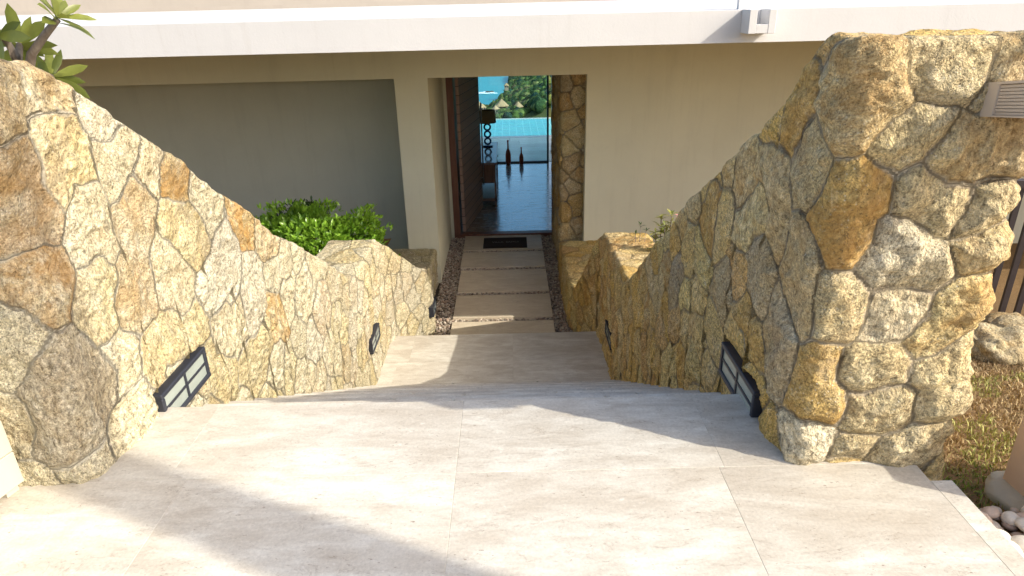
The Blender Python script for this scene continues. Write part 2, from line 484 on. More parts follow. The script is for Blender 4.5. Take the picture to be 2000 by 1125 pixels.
PALE = (.60, .53, .35); GREYP = (.58, .525, .39); TAN = (.52, .43, .26); OCH = (.50, .34, .12); GREY = (.36, .31, .22); BROWN = (.42, .31, .16); YEL = (.57, .48, .26)
# left wall ------------------------------------------------------
XL = -1.44
zL = interp([(1.8, 1.39), (2.14, 1.375), (2.29, 1.31), (2.41, 1.23), (2.69, 1.05), (2.94, .9), (3.19, .7), (3.58, .48), (3.91, .23), (4.62, -.17), (5.5, -.74), (5.65, -.77), (6.72, -.77), (7.2, -1.05), (7.75, -1.5), (7.95, -1.62), (8.15, -1.66), (8.22, -2.03), (9.9, -2.06)])
xLi = interp([(1.8, XL), (6.9, XL), (7.3, -1.36), (8.15, -1.08), (8.35, -1.09), (8.6, -1.2), (9.9, -1.2)])
xLo = interp([(1.8, -1.98), (9.9, -1.98)])
def lseed(lst, idn, c=None, s=.25, xp=XL):
    return [(tuple(onx(px, py, xp)), idn, {'c': c, 's': s}) for px, py in lst]
L = []
i = 0
for lst, c, s in [
    ([(40, 180), (100, 170), (20, 230), (90, 215)], TAN, .55), ([(185, 195), (215, 235), (235, 210)], GREYP, .15), ([(50, 330), (30, 400), (80, 400), (20, 470)], BROWN, .7),
    ([(130, 290), (160, 330), (105, 265), (130, 350)], YEL, .35), ([(60, 560), (30, 600), (110, 590), (60, 640)], TAN, 1.0), ([(175, 430), (195, 490), (170, 400)], PALE, .2),
    ([(275, 410), (272, 470), (268, 530), (265, 590)], TAN, .55), ([(150, 700), (185, 770), (175, 860), (90, 700), (210, 740)], GREY, .15), ([(245, 280), (230, 310)], PALE, .15),
    ([(335, 330), (350, 345)], OCH, 1.0), ([(470, 405), (485, 425)], OCH, 1.0), ([(525, 450), (535, 460)], TAN, .5), ([(300, 290), (290, 330)], PALE, .3),
    ([(350, 425), (380, 440)], YEL, .3), ([(335, 520), (345, 560)], PALE, .3), ([(440, 490), (450, 545), (420, 560)], GREYP, .05), ([(400, 380), (415, 400)], PALE, .1),
    ([(560, 510), (545, 530)], PALE, .1), ([(300, 700), (340, 660), (380, 660)], YEL, .35), ([(190, 600), (200, 560)], YEL, .3), ([(548, 608), (548, 618)], OCH, .95),
    ([(440, 640), (470, 620)], PALE, .2), ([(500, 560), (490, 600)], GREYP, .1), ([(240, 690), (250, 720)], PALE, .1), ([(280, 800), (270, 840)], PALE, .05),
    ([(440, 740), (400, 720)], YEL, .2), ([(520, 690), (500, 720)], YEL, .25), ([(600, 560), (590, 590)], PALE, .1), ([(20, 780), (50, 860)], OCH, .6), ([(60, 915)], OCH, .8)]:
    L += lseed(lst, i, c, s); i += 1
pl = wall_path(xLi, xLo, 1.84, 9.9, .0052)
lw = build_wall(pl, zL, stair_z, lambda y: np.full_like(y, -1.70), 1.84, 9.9, L,
    dict(side=-1, thick=.5, seed=5, near_joint=.7, face=-1.3, lamps=[(2.505, -.0), (6.12, -1.66), (8.25, -2.30)], space=(.20, .36), palette=[PALE, YEL, GREYP, TAN], pw=[.42, .22, .26, .10], stain=.45, tilt=.07, relief=.010, round=.035, wobble=.016, warp=.034, mortar=(.62, .57, .44), tone=(.61, .56, .40)),
    'stone_wall', rows=300)
o = link('stone_wall', lw, M['stone']); tag(o, 'sunlit pale granite rubble wall sloping down beside the left edge of the stairs', 'stone wall', 'stone walls flanking the stairs')

# right wall -----------------------------------------------------
XR = .92; YR = 1.86
zR = interp([(1.8, 1.395), (2.05, 1.395), (2.14, 1.35), (2.26, 1.22), (2.4, 1.11), (2.75, .92), (2.99, .77), (3.48, .47), (3.78, .23), (4.2, .02), (5.35, -.74), (5.5, -.77), (7.0, -.87), (7.15, -.97), (7.95, -1.90), (8.05, -1.98), (9.95, -2.0)])
xRi = interp([(1.8, .92), (3.6, .93), (5.4, 1.0), (7.05, 1.0), (7.4, .93), (8.2, .76), (8.6, .74), (12.2, .76)])
xRo = interp([(1.8, 1.515), (12, 1.515)])
Rr = []
i = 0
def rs(lst, c=None, s=.4):
    global Rr, i
    for px, py in lst:
        edge_x = 1660 - (py - 80) * .153
        p = ony(px, py, YR) if px > edge_x else onx(px, py, XR)
        Rr.append((tuple(p), i, {'c': c, 's': s}))
    i += 1
GR2 = (.52, .44, .27)
rs([(1700, 150), (1700, 230), (1640, 150), (1625, 230), (1740, 180)], TAN, .8); rs([(1880, 130), (1850, 150), (1920, 120)], GR2, .2); rs([(1985, 120), (1990, 160)], TAN, .6)
rs([(1820, 245), (1780, 285)], GR2, .15); rs([(1930, 270), (1890, 315), (1975, 240), (1980, 310)], TAN, .55); rs([(1650, 380), (1710, 370), (1640, 450), (1665, 490), (1600, 400)], OCH, 1.0)
rs([(1810, 380), (1840, 410)], GR2, .1); rs([(1950, 400), (1930, 430)], GR2, .1); rs([(1770, 520), (1815, 535), (1730, 520), (1760, 490)], GREYP, .05)
rs([(1915, 500), (1940, 480)], GR2, .35); rs([(1640, 590), (1610, 640), (1650, 620)], GR2, .3); rs([(1740, 620), (1775, 615)], GREYP, .15); rs([(1870, 620), (1900, 580), (1840, 660)], YEL, .8)
rs([(1580, 770), (1600, 720), (1600, 800), (1545, 740)], OCH, .55); rs([(1715, 720), (1740, 715)], GR2, .15); rs([(1840, 730), (1835, 790), (1870, 710)], GR2, .25)
rs([(1720, 810), (1690, 820), (1750, 800)], GR2, .3); rs([(1590, 885), (1570, 870)], GREYP, .1); rs([(1675, 880)], TAN, .2); rs([(1780, 890), (1740, 900), (1810, 870)], TAN, .3)
rs([(1545, 230), (1560, 200)], OCH, .7); rs([(1580, 300), (1575, 350)], GR2, .4); rs([(1385, 400), (1378, 440)], OCH, .95); rs([(1500, 380), (1505, 430), (1500, 330)], TAN, .4)
rs([(1410, 540), (1405, 580)], TAN, .5); rs([(1555, 560), (1555, 620), (1560, 500)], TAN, .5); rs([(1470, 500), (1470, 560)], GREY, .2); rs([(1460, 660), (1450, 620)], OCH, .5)
rs([(1440, 340), (1450, 320)], TAN, .6); rs([(1470, 420), (1450, 440)], YEL, .4); rs([(1520, 700), (1510, 660)], GREY, .3); rs([(1320, 530), (1310, 560)], GREY, .2)
pr = wall_path(xRi, xRo, YR, 9.95, .0052, rc=.08)
M2 = (.42, .33, .20)
def relR(V): return np.where(V[:, 1] < 2.1, .030, .021)
rw = build_wall(pr, zR, stair_z, lambda y: np.full_like(y, 1.22), YR, 9.95, Rr,
    dict(side=1, thick=.5, seed=11, face=.93, lamps=[(2.37, .035), (6.25, -1.75)], space=(.17, .32), palette=[(.64, .48, .21), (.66, .44, .13), (.64, .52, .23), (.60, .48, .26), (.56, .36, .15)], pw=[.32, .26, .14, .16, .12], stain=1.2, tilt=.09, relief=relR, round=.028, wobble=.008, warp=.030, mortar=M2, tone=(.72, .52, .19)),
    'stone_wall', rows=300)
o = link('stone_wall', rw, M['stone']); tag(o, 'ochre granite rubble wall in shade on the right of the stairs, with rounded boulders on its near end', 'stone wall', 'stone walls flanking the stairs')

# ---------------------------------------------------------------- paving
def tiles(name, rects, z0, z1, mat, kind='structure', gap=.0003, bev=.0012, parent=None, curve=None):
    mb = MB(); cols = []
    for (xa, xb, ya, yb) in rects:
        n = len(mb.v); mb.box(xa + gap, xb - gap, ya + gap, yb - gap, z0, z1, b=bev)
        c = (random.random(), random.random(), random.random()); cols += [c] * (len(mb.v) - n)
    ob = mb.build(name, mat, parent); set_attr(ob.data, 'tile', 'FLOAT_COLOR', np.array(cols))
    if kind: tag(ob, kind=kind)
    return ob
rect = []
for (ya, yb, xs) in [(1.87, 2.33, (-2.2, -1.22, -.215, .72, 1.3)), (1.0, 1.87, (-4.0, -2.1, -1.15, -.215, .70, 1.38)), (1.0, 1.775, (1.38, 1.452)), (.1, 1.0, (-4.0, -2.1, -1.15, -.215, .70, 1.452)), (-.8, .1, (-4.0, -2.1, -1.15, -.215, .70, 1.452)), (-2.2, -.8, (-4.0, -2.1, -.9, -.215, .70, 1.452))]:
    for a, b in zip(xs[:-1], xs[1:]):
        rect.append((a, b, ya, yb))
ld = tiles('landing', rect, -.035, 0, M['trav'])
mb = MB(); mb.box(-4.0, 1.43, -2.2, 1.76, -.6, -.0010); mb.box(-2.0, 1.3, 1.76, 2.31, -.6, -.0011)
o = mb.build('landing_base', simple('pale_grout', (.52, .47, .39), .9, .15, 30)); tag(o, kind='structure')
# stair flight: treads with a slightly proud nosing plus risers
rect_t = []; mb = MB(); cols = []
def st_flight(y_start, z_start, n, rise, run, x0, x1, last_extra=0.0):
    for k in range(1, n):
        z = z_start - k * rise; ya = y_start + (k - 1) * run; yb = y_start + k * run + .012
        js = [x0, -.62 + .33 * (k % 2), .42 + .2 * (k % 3 - 1), x1]
        for a, b in zip(js[:-1], js[1:]):
            n0 = len(mb.v); mb.box(a + .0015, b - .0015, ya - .01, yb, z - .03, z, b=.011); c = ((.05, 1.0)[k % 2] * .8 + .2 * random.random(),) * 3; cols.extend([c] * (len(mb.v) - n0))
        n0 = len(mb.v); mb.box(x0, x1, ya - .012, y_start + k * run, z - rise - .05, z - .031); cols.extend([(.4, .3, .5)] * (len(mb.v) - n0))
    n0 = len(mb.v); mb.box(x0, x1, y_start - .12, y_start - .012, z_start - rise - .2, z_start - .038); cols.extend([(.4, .3, .5)] * (len(mb.v) - n0))
st_flight(Y0, 0, NR, RISE, RUN, -1.62, 1.14)
ob = mb.build('stairs', M['trav']); set_attr(ob.data, 'tile', 'FLOAT_COLOR', np.array(cols)); tag(ob, kind='structure')
rect = []
for (ya, yb, xs) in [(YM0 - .01, 6.45, (-1.62, -1.30, -.02, 1.15)), (6.45, YM1, (-1.62, -1.18, -.02, 1.15))]:
    for a, b in zip(xs[:-1], xs[1:]): rect.append((a, b, ya, yb))
tiles('mid_landing', rect, ZM - .035, ZM, M['trav'])
mb = MB(); mb.box(-1.62, 1.15, YM0 - .28, YM1 - .01, ZP - .3, ZM - .037); o = mb.build('mid_landing_base', M['trav_low']); tag(o, kind='structure')
mb = MB(); cols = []
st_flight(YM1, ZM, 3, .152, .28, -1.62, 1.15)
ob = mb.build('lower_stairs', M['trav']); set_attr(ob.data, 'tile', 'FLOAT_COLOR', np.array(cols)); tag(ob, kind='structure')

# entrance path: floating slabs over dark pebbles
slab_lbl = ['travertine path slab nearest the stairs with a sunlit left corner', 'second travertine path slab counted from the stairs', 'middle travertine path slab between the stairs and the door', 'travertine path slab next before the one under the door mat', 'travertine path slab lying under the black door mat at the entrance']
for k, (ya, yb) in enumerate([(7.62, 8.37), (8.50, 9.29), (9.42, 10.32), (10.46, 11.19), (11.31, 12.10)]):
    ob = tiles('path_slab', [(-.865 if k < 3 else -.885, .553, ya, yb)], ZP - .06, ZP, M['trav_low'], kind=None, gap=0)
    tag(ob, slab_lbl[k], 'paving slab', 'travertine slabs of the entrance path')
M['soil'] = simple('dark_bed', (.10, .085, .07), .9, .3, 20, .5, 60)
mb = MB(); mb.box(-1.6, 1.2, 7.55, 12.14, ZP - .4, ZP - .062); tag(mb.build('path_bed', M['soil']), kind='structure')

ICO_V = None
def ico(sub=1):
    import bmesh
    bm = bmesh.new(); bmesh.ops.create_icosphere(bm, subdivisions=sub, radius=1); 
    v = np.array([tuple(x.co) for x in bm.verts]); f = np.array([[y.index for y in x.verts] for x in bm.faces]); bm.free(); return v, f
def scatter(name, centers, sizes, cols, mat, sub=1, seed=0, rough=.12, smooth=True):
    bv, bf = ico(sub); g = np.random.default_rng(seed); n = len(centers)
    # random rotations
    q = g.normal(size=(n, 4)); q /= np.linalg.norm(q, axis=1)[:, None]
    w_, x, y, z = q.T
    Rm = np.stack([1 - 2 * (y * y + z * z), 2 * (x * y - z * w_), 2 * (x * z + y * w_), 2 * (x * y + z * w_), 1 - 2 * (x * x + z * z), 2 * (y * z - x * w_), 2 * (x * z - y * w_), 2 * (y * z + x * w_), 1 - 2 * (x * x + y * y)], 1).reshape(n, 3, 3)
    shape = bv[None] * (1 + g.normal(size=(n, len(bv), 1)) * rough) * sizes[:, None, :]
    # mostly flat lying: rotate only about z with small tilt
    a = g.uniform(0, 2 * math.pi, n); c, s_ = np.cos(a), np.sin(a)
    Rz = np.zeros((n, 3, 3)); Rz[:, 0, 0] = c; Rz[:, 0, 1] = -s_; Rz[:, 1, 0] = s_; Rz[:, 1, 1] = c; Rz[:, 2, 2] = 1
    V = np.einsum('nij,nvj->nvi', Rz, shape) + centers[:, None]
    F = (bf[None] + (np.arange(n) * len(bv))[:, None, None]).reshape(-1, 3)
    me = np_mesh(name, V.reshape(-1, 3), F, smooth)
    set_attr(me, 'peb', 'FLOAT_COLOR', np.repeat(cols, len(bv), 0))
    return link(name, me, mat)
def pebmat(name, rough=.5):
    m = Mat(name, rough, .4); c = m.attr('peb'); p = m.pos()
    m.col(m.mix(.5, c, m.ramp(m.noise(p, 60, 4, .6), [(.3, .72), (.7, 1.25)]), 'MULTIPLY')); m.bump(m.noise(p, 150, 3), .15, .002)
    return m.m
M['peb'] = pebmat('pebbles')
g = np.random.default_rng(21)
n = 5200
cx = np.where(g.random(n) < .5, g.uniform(-1.16, -.86, n), g.uniform(.545, .80, n)); cy = g.uniform(7.56, 12.1, n)
gaps = [(8.37, 8.50), (9.29, 9.42), (10.32, 10.46), (11.19, 11.31), (12.1, 12.16)]
m2 = 1700; gy = []; 
for (a, b) in gaps: gy += list(g.uniform(a, b, m2 // 5))
gx = g.uniform(-.9, .6, len(gy))
cx = np.concatenate([cx, gx]); cy = np.concatenate([cy, gy]); n = len(cx)
sz = g.uniform(.010, .022, n); cen = np.stack([cx, cy, ZP - .052 + g.uniform(0, .032, n)], 1)
sizes = np.stack([sz * g.uniform(.9, 1.5, n), sz, sz * .7], 1)
pc = np.array([(.34, .27, .21), (.50, .42, .33), (.22, .18, .15), (.60, .52, .43), (.40, .29, .22)])[g.integers(0, 5, n)] * g.uniform(.8, 1.15, (n, 1))
o = scatter('path_pebbles', cen, sizes, pc, M['peb'], 1, 3); tag(o, 'small river pebbles filling both sides of the entrance path', 'pebbles', kind='stuff')

# ---------------------------------------------------------------- villa
villa = empty('villa', (0, 9.95, ZP), 'white flat roofed villa with a deep roof beam and open entrance below the stairs', 'building')
def vpart(mb, name, mat, label=None, parent=None):
    o = mb.build(name, mat); o.parent = parent or villa
    if parent is None: o.matrix_parent_inverse = Matrix.Translation(villa.location).inverted()
    else:
        o.matrix_parent_inverse = parent.matrix_parent_inverse.copy() if False else Matrix.Identity(4)
        if parent.parent == villa: o.matrix_parent_inverse = Matrix.Identity(4)
    if label: o['label'] = label
    return o
FY = 9.95; HZ = .53; XCI, XCO = -1.16, -1.64; XWR = 1.135; RTOP = 1.392; RBOT = 1.118; YB = 6.4
mb = MB()
mb.box(XCO, XCI, FY, FY + .35, ZP - .4, HZ)                       # pier left of the opening
mb.box(-14, XWR, FY, FY + .35, HZ, RBOT)                         # header
mb.box(XWR, 14, FY, FY + .35, ZP - .4, RBOT)                      # right hand wall
vpart(mb, 'facade_wall', M['cream'])
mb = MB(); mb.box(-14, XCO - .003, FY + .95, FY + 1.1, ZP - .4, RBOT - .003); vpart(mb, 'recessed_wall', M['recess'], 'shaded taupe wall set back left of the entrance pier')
mb = MB(); mb.box(XCI - .3, XCI, FY + .353, 12.12, ZP - .1, RBOT - .004); mb.box(XCI - .3, -1.103, 12.14, 12.32, ZP - .1, .477); vpart(mb, 'passage_wall', M['cream'])
# roof
mb = MB(); mb.prism([(YB, RBOT), (YB, RTOP), (9.4, 1.492), (20.2, 1.50), (20.2, RBOT)], 'x', -16, 16); vpart(mb, 'roof_beam', M['white'], 'long white roof edge, sunlit on top')
mb = MB(); mb.box(-16, 2.16, 9.6, 9.8, 1.49, 1.54); mb.box(-16, 16, 11.0, 11.25, 1.494, 1.95); vpart(mb, 'parapet', M['beige'])
# rain spout box on the beam
p0 = ony(1447, 45, YB); p1 = ony(1506, 45, YB)
sx0, sx1 = 2.10, 2.335
mb = MB(); zb_, zt_ = 1.20, 1.385
mb.box(sx0, sx0 + .065, YB - .22, YB - .002, zb_, zt_ + .012, b=.003); mb.box(sx1 - .065, sx1, YB - .22, YB - .002, zb_, zt_ + .012, b=.003); mb.box(sx0 + .065, sx1 - .065, YB - .218, YB - .002, zb_ + .002, zb_ + .075, b=.003)
vpart(mb, 'rain_spout', M['white'], 'white U-shaped rain spout jutting from the roof beam')
mb = MB(); mb.box(sx0 + .0, sx0 + .075, YB + .10, YB + .16, 1.39, 1.75); vpart(mb, 'roof_upright', M['white'])  # short upright plate standing in for the narrow face above the spout
# ceiling of the passage and room
mb = MB(); mb.box(XCI - .3, 2.0, 12.5, 18.6, .48, .6); mb.box(-4.4, XCI - .3, 12.14, 18.6, .48, .6); vpart(mb, 'ceiling', M['white'])
mb = MB(); mb.box(XCI - .28, 1.3, FY + .36, 12.12, .60, .7); vpart(mb, 'passage_ceiling', M['cream'])
# room walls
M['inner'] = plaster('interior_render', (.56, .52, .44))
mb = MB(); mb.box(1.16, 1.4, 12.7, 18.6, ZP, .48); mb.box(-1.35, -1.15, 12.34, 18.6, ZP, .478); vpart(mb, 'room_wall', M['inner'])
# polished floor
def floormat():
    m = Mat('polished_travertine', .16, .9)
    br = m.n('ShaderNodeTexBrick', {'Vector': m.pos(rot=(0, 0, R(90))), 'Scale': 1.0, 'Brick Width': .9, 'Row Height': .45, 'Mortar Size': .004, 'Color1': (.30, .25, .20), 'Color2': (.36, .30, .24), 'Mortar': (.16, .13, .11)})
    p = m.pos((1.2, 4, 1)); nn = m.noise(p, 3, 5, .6, .6)
    m.col(m.mix(m.ramp(nn, [(.35, 0), (.7, .6)]), br.outputs[0], (.30, .24, .18)))
    m.b.inputs['Coat Weight'].default_value = 1.0; m.b.inputs['Coat Roughness'].default_value = .09; m.b.inputs['Coat IOR'].default_value = 2.3
    m.bump(m.math('ADD', m.noise(m.pos((1, 2, 1)), 7, 4, .6), m.math('MULTIPLY', br.outputs['Fac'], -.8)), .35, .006)
    m.set(m.b.inputs['Roughness'], m.mr(nn, .3, .7, .10, .35)); m.set(m.b.inputs['Coat Roughness'], m.mr(nn, .35, .65, .05, .22))
    return m.m
M['floor'] = floormat()
mb = MB(); mb.box(-4.4, 1.16, 12.16, 18.28, ZP - .2, ZP + .012); vpart(mb, 'room_floor', M['floor'])
# door frame and pivot door
M['dkwood'] = wood('dark_hardwood', (.16, .065, .04), (.26, .12, .08), .4, (9, 9, 1), 2.)
mb = MB(); mb.box(-1.10, -.985, 12.14, 12.30, ZP, .50); mb.box(.772, .83, 12.14, 12.30, ZP, .50); mb.box(-.968, .77, 12.14, 12.30, .33, .50); mb.box(-1.1, .83, 12.14, 12.3, ZP - .05, ZP + .02); vpart(mb, 'door_frame', M['dkwood'])
def doormat_wood():
    m = Mat('plank_door_wood', .5, .35); p = m.pos((1, 1, 1), obj=True)
    sep = m.n('ShaderNodeSeparateXYZ', {0: p}).outputs
    pl_ = m.math('FRACT', m.math('MULTIPLY', sep[2], 6.2)); groove = m.ramp(pl_, [(.0, 0), (.035, 0), (.06, 1), (1, 1)])
    row = m.math('FLOOR', m.math('MULTIPLY', sep[2], 6.2))
    rn = m.n('ShaderNodeTexWhiteNoise', {'W': row}, noise_dimensions='1D').outputs[0]
    gr = m.noise(m.pos((1.5, 1, 22), obj=True), 2.2, 5, .6, .4)
    c = m.mix(gr, (.40, .25, .18), (.62, .45, .35)); c = m.mix(m.math('MULTIPLY', rn, .35), c, (.34, .22, .17)); c = m.mix(groove, (.02, .012, .01), c)
    m.col(c); m.bump(groove, .6, .006); return m.m
M['door'] = doormat_wood()
door_ang = math.atan2(14.0 - 12.32, -.635 + .925)
door = MB(); door.box(0, 1.70, -.03, .03, .02, 2.95, b=.004)
dl = door.build('door', M['door']); dl.parent = villa; dl.location = Vector((-.925, 12.32, ZP)) - villa.location; dl.rotation_euler = (0, 0, door_ang); dl['label'] = 'brown plank entrance door standing open inwards'
mb = MB(); mb.tube([(1.58, -.085, .55), (1.58, -.085, 2.25)], .016, 10)
for z in (.7, 1.4, 2.1): mb.tube([(1.58, -.03, z), (1.58, -.085, z)], .011, 8)
M['steel'] = simple('brushed_steel', (.55, .54, .52), .3, .05, 30, 0, 60, .5, .9)
h = mb.build('door_handle', M['steel'], dl)
# window wall to the terrace
mb = MB(); yw = 18.3
for xa, xb in ((1.02, 1.07), (-1.148, -1.10)): mb.box(xa, xb, yw - .04, yw + .04, ZP + .05, .40)
mb.box(-1.148, 1.07, yw - .04, yw + .04, ZP, ZP + .05); mb.box(-1.148, 1.07, yw - .04, yw + .04, .40, .46)
vpart(mb, 'window_frame', M['blackmetal'])
gm = Mat('window_glass', .0, .5); gm.t.nodes.remove(gm.b)
tr = gm.n('ShaderNodeBsdfTransparent', {0: (.74, .93, 1.0)}); gl = gm.n('ShaderNodeBsdfGlossy', {0: (1, 1, 1), 1: .01})
mx = gm.n('ShaderNodeMixShader', {0: .06}); gm.t.links.new(tr.outputs[0], mx.inputs[1]); gm.t.links.new(gl.outputs[0], mx.inputs[2]); gm.t.links.new(mx.outputs[0], gm.t.nodes['Material Output'].inputs[0])
M['glass'] = gm.m
for xa, xb in ((-1.10, 1.02),):
    mb = MB(); mb.box(xa + .002, xb - .002, yw - .006, yw + .006, ZP + .052, .398); vpart(mb, 'window_pane', M['glass'])
# stone pier lining the right of the passage
pp = []
y = 12.13
while y > 10.16: pp.append((.765, y)); y -= .03
for k in range(0, 9):
    a = k / 8 * math.pi / 2; pp.append((.765 + .06 * (1 - math.cos(a)), 10.16 - .06 * math.sin(a)))
x = .84
while x < 1.30: pp.append((x, 10.10)); x += .02
pm = build_wall(pp, lambda y: np.full_like(y, .56), lambda y: np.full_like(y, ZP), lambda y: np.full_like(y, 1.05), 10.05, 12.13, [],
    dict(side=1, thick=.5, seed=17, pier=True, far_joint=1., space=(.2, .36), palette=[TAN, OCH, YEL, GREY, BROWN], pw=[.3, .25, .15, .15, .15], stain=.9, tilt=.08, relief=.026, round=.02, wobble=.012, warp=.03, mortar=(.30, .25, .17), tone=(.5, .38, .19)), 'stone_pier', rows=150, rtop=.03)
o = link('stone_pier', pm, M['stone']); o.parent = villa; o.matrix_parent_inverse = Matrix.Translation(villa.location).inverted()
mb = MB(); mb.box(1.0, 1.6, 10.5, 12.7, ZP - .1, .5); vpart(mb, 'pier_core', M['inner'])

# ---------------------------------------------------------------- recessed wall lights
def wall_light(label, Mx, s=1.0, lit=.5):
    e = empty('wall_light', (0, 0, 0), label, 'wall light', 'recessed lights in the stair walls')
    e.matrix_world = Mx
    W_, H_ = .42 * s, .155 * s
    mb = MB(); t = .022 * s
    mb.box(-W_ / 2, W_ / 2, -.06, .010, -H_ / 2, -H_ / 2 + t, b=.003); mb.box(-W_ / 2, W_ / 2, -.06, .010, H_ / 2 - t, H_ / 2, b=.003)
    mb.box(-W_ / 2, -W_ / 2 + t, -.06, .009, -H_ / 2 + t, H_ / 2 - t, b=.003); mb.box(W_ / 2 - t, W_ / 2, -.06, .009, -H_ / 2 + t, H_ / 2 - t, b=.003)
    mb.build('frame', M['blackmetal'], e)
    mb = MB(); mb.box(-.007, .007, -.02, .006, -H_ / 2 + t, H_ / 2 - t); mb.box(-W_ / 2 + t, -.007, -.02, .005, -.006, .006); mb.box(.007, W_ / 2 - t, -.02, .005, -.006, .006)
    mb.build('crossbar', M['blackmetal'], e)
    for sx in (-1, 1):
        for sz in (-1, 1):
            mb = MB(); x0 = .007 * sx; x1 = (W_ / 2 - t) * sx; z0 = .006 * sz; z1 = (H_ / 2 - t) * sz
            mb.box(x0, x1, -.006, .001, z0, z1); mb.build('pane', M['frost'], e)
    mb = MB(); mb.box(-W_ / 2 + .002, W_ / 2 - .002, -.07, -.03, -H_ / 2 + .002, H_ / 2 - .002); mb.build('housing', M['blackmetal'], e)
    return e
M['frost'] = simple('frosted_lamp_glass', (.34, .38, .34), .18, .25, 9, 0, 60, .8)
def mat_wall(x, y, z, side, slope=0.0, out=.03):
    x = float(xLi(y)) if side > 0 else float(xRi(y)); out = .004
    # side=+1: wall on the left, light faces +X ; -1: faces -X
    if side > 0: A = Vector((0, -1, slope)); 
    else: A = Vector((0, 1, -slope))
    A.normalize(); Nn = Vector((side, 0, 0)); U = A.cross(Nn) if False else Nn.cross(A)
    U = Vector((0, 0, 1)) - A * A.z; U.normalize()
    Y = Nn
    Mx = Matrix(((A.x, Y.x, U.x, x + out * side), (A.y, Y.y, U.y, y), (A.z, Y.z, U.z, z), (0, 0, 0, 1)))
    return Mx
wall_light('large recessed wall light low in the left wall by the landing edge', mat_wall(-1.44, 2.505, .0, 1, .0, .035))
wall_light('small recessed wall light far down the left wall above the middle landing', mat_wall(-1.44, 6.12, -1.66, 1, 0, .035), 1.0)
wall_light('tiny recessed wall light at the far end of the left wall', mat_wall(-1.12, 8.25, -2.30, 1, 0, .05), .9)
wall_light('large recessed wall light low in the right wall by the landing edge', mat_wall(.92, 2.37, .035, -1, .0, .035))
wall_light('small recessed wall light far down the shaded right wall', mat_wall(.955, 6.25, -1.75, -1, 0, .035), 1.0)

# ---------------------------------------------------------------- door mat
def matmat():
    m = Mat('coir_mat', .95, .1); p = m.pos(); m.col(m.mix(m.noise(p, 260, 2), (.02, .016, .015), (.075, .06, .055))); m.bump(m.noise(p, 300, 2), .8, .006); return m.m
mb = MB(); mb.box(-.53, .275, 11.37, 11.93, ZP + .001, ZP + .016, b=.004)
o = mb.build('door_mat', matmat()); tag(o, 'black door mat with faint pale lettering in front of the open door', 'door mat')
M['letter'] = simple('mat_lettering', (.23, .22, .22), .9, .2, 60)
for word, wx in (('VILLA', -.265), ('SAMUI', .005)):
    cu = bpy.data.curves.new('lettering', 'FONT'); cu.body = word; cu.size = .085; cu.align_x = 'CENTER'; cu.align_y = 'CENTER'; cu.extrude = .001
    to = bpy.data.objects.new('lettering_curve', cu); COL.objects.link(to)
    dg = bpy.context.evaluated_depsgraph_get(); tm = bpy.data.meshes.new_from_object(to.evaluated_get(dg)); bpy.data.objects.remove(to)
    link('lettering', tm, M['letter'], o, (wx, 11.66, ZP + .0185))

# ---------------------------------------------------------------- room furniture
cons = empty('console_table', (-.62, 15.25, ZP + .012), 'dark wooden console table beside the open door with a lamp on it', 'console table')
M['walnut'] = wood('walnut', (.17, .08, .045), (.30, .16, .10), .3, (12, 1.5, 1), 3)
mb = MB(); mb.box(-.33, .33, -1.15, 1.15, .90, .95, b=.005); mb.build('table_top', wood('polished_top', (.26, .17, .15), (.36, .26, .24), .08, (12, 1.5, 1), 3), cons)
mb = MB(); mb.box(-.30, .30, -1.12, 1.12, .50, .90); mb.build('drawer_body', M['walnut'], cons)
mb = MB(); mb.box(-.30, .30, -1.12, 1.12, .10, .16); mb.build('shelf', M['walnut'], cons)
for sx in (-1, 1):
    for sy in (-1, 1):
        mb = MB(); mb.box(sx * .30 - .03 if sx > 0 else -.31, .31 if sx > 0 else -.27, sy * 1.12 - (.05 if sy > 0 else -.0), sy * 1.12 + (0 if sy > 0 else .05), 0, .50); mb.build('leg', M['walnut'], cons)
for k in (-1, 0, 1):
    mb = MB(); mb.tube([(.305, k * .7, .70), (.335, k * .7, .70)], .018, 10); mb.build('drawer_knob', M['steel'], cons)
lp = ony(946, 274, 15.75); zl = ZP + .012 + .952
lamp = empty('table_lamp', (-.52, 15.85, zl), 'table lamp with three blue rings as stem and a brown drum shade', 'table lamp')
M['bluemetal'] = simple('blue_lamp_metal', (.01, .12, .42), .25, .2, 20)
mb = MB(); mb.lathe([(0, 0), (.12, 0), (.12, .02), (.02, .03), (0, .03)]); mb.build('base', M['bluemetal'], lamp)
mb = MB()
for k in range(3): mb.torus((0, 0, .125 + k * .165), .070, .022)
for z in (.03, .21, .375, .535): mb.tube([(0, 0, z - .015), (0, 0, z + .02)], .012, 8)
mb.build('ring_stem', M['bluemetal'], lamp)
mb = MB(); mb.lathe([(.20, .56), (.215, .56), (.19, .84), (.175, .84)], n=28); mb.build('lamp_shade', simple('brown_linen_shade', (.45, .30, .14), .9, .15, 50), lamp)
M['vase'] = simple('red_lacquer', (.42, .07, .035), .25, .3, 12)
for lab, px, hh, rr in (('taller red bottle vase on the floor by the terrace window', 993, .66, .075), ('shorter red bottle vase on the floor by the terrace window', 1018.5, .46, .06)):
    q = onz(px, 320.5, ZP + .012)
    mb = MB(); mb.lathe([(0, 0), (rr * .75, 0), (rr, hh * .12), (rr, hh * .42), (rr * .75, hh * .55), (rr * .3, hh * .66), (rr * .26, hh * .92), (rr * .36, hh * .95), (rr * .36, hh), (0, hh)], n=20)
    o = mb.build('bottle_vase', M['vase'], None, (q.x, 18.12, ZP + .012)); tag(o, lab, 'vase', 'red bottle vases by the window')

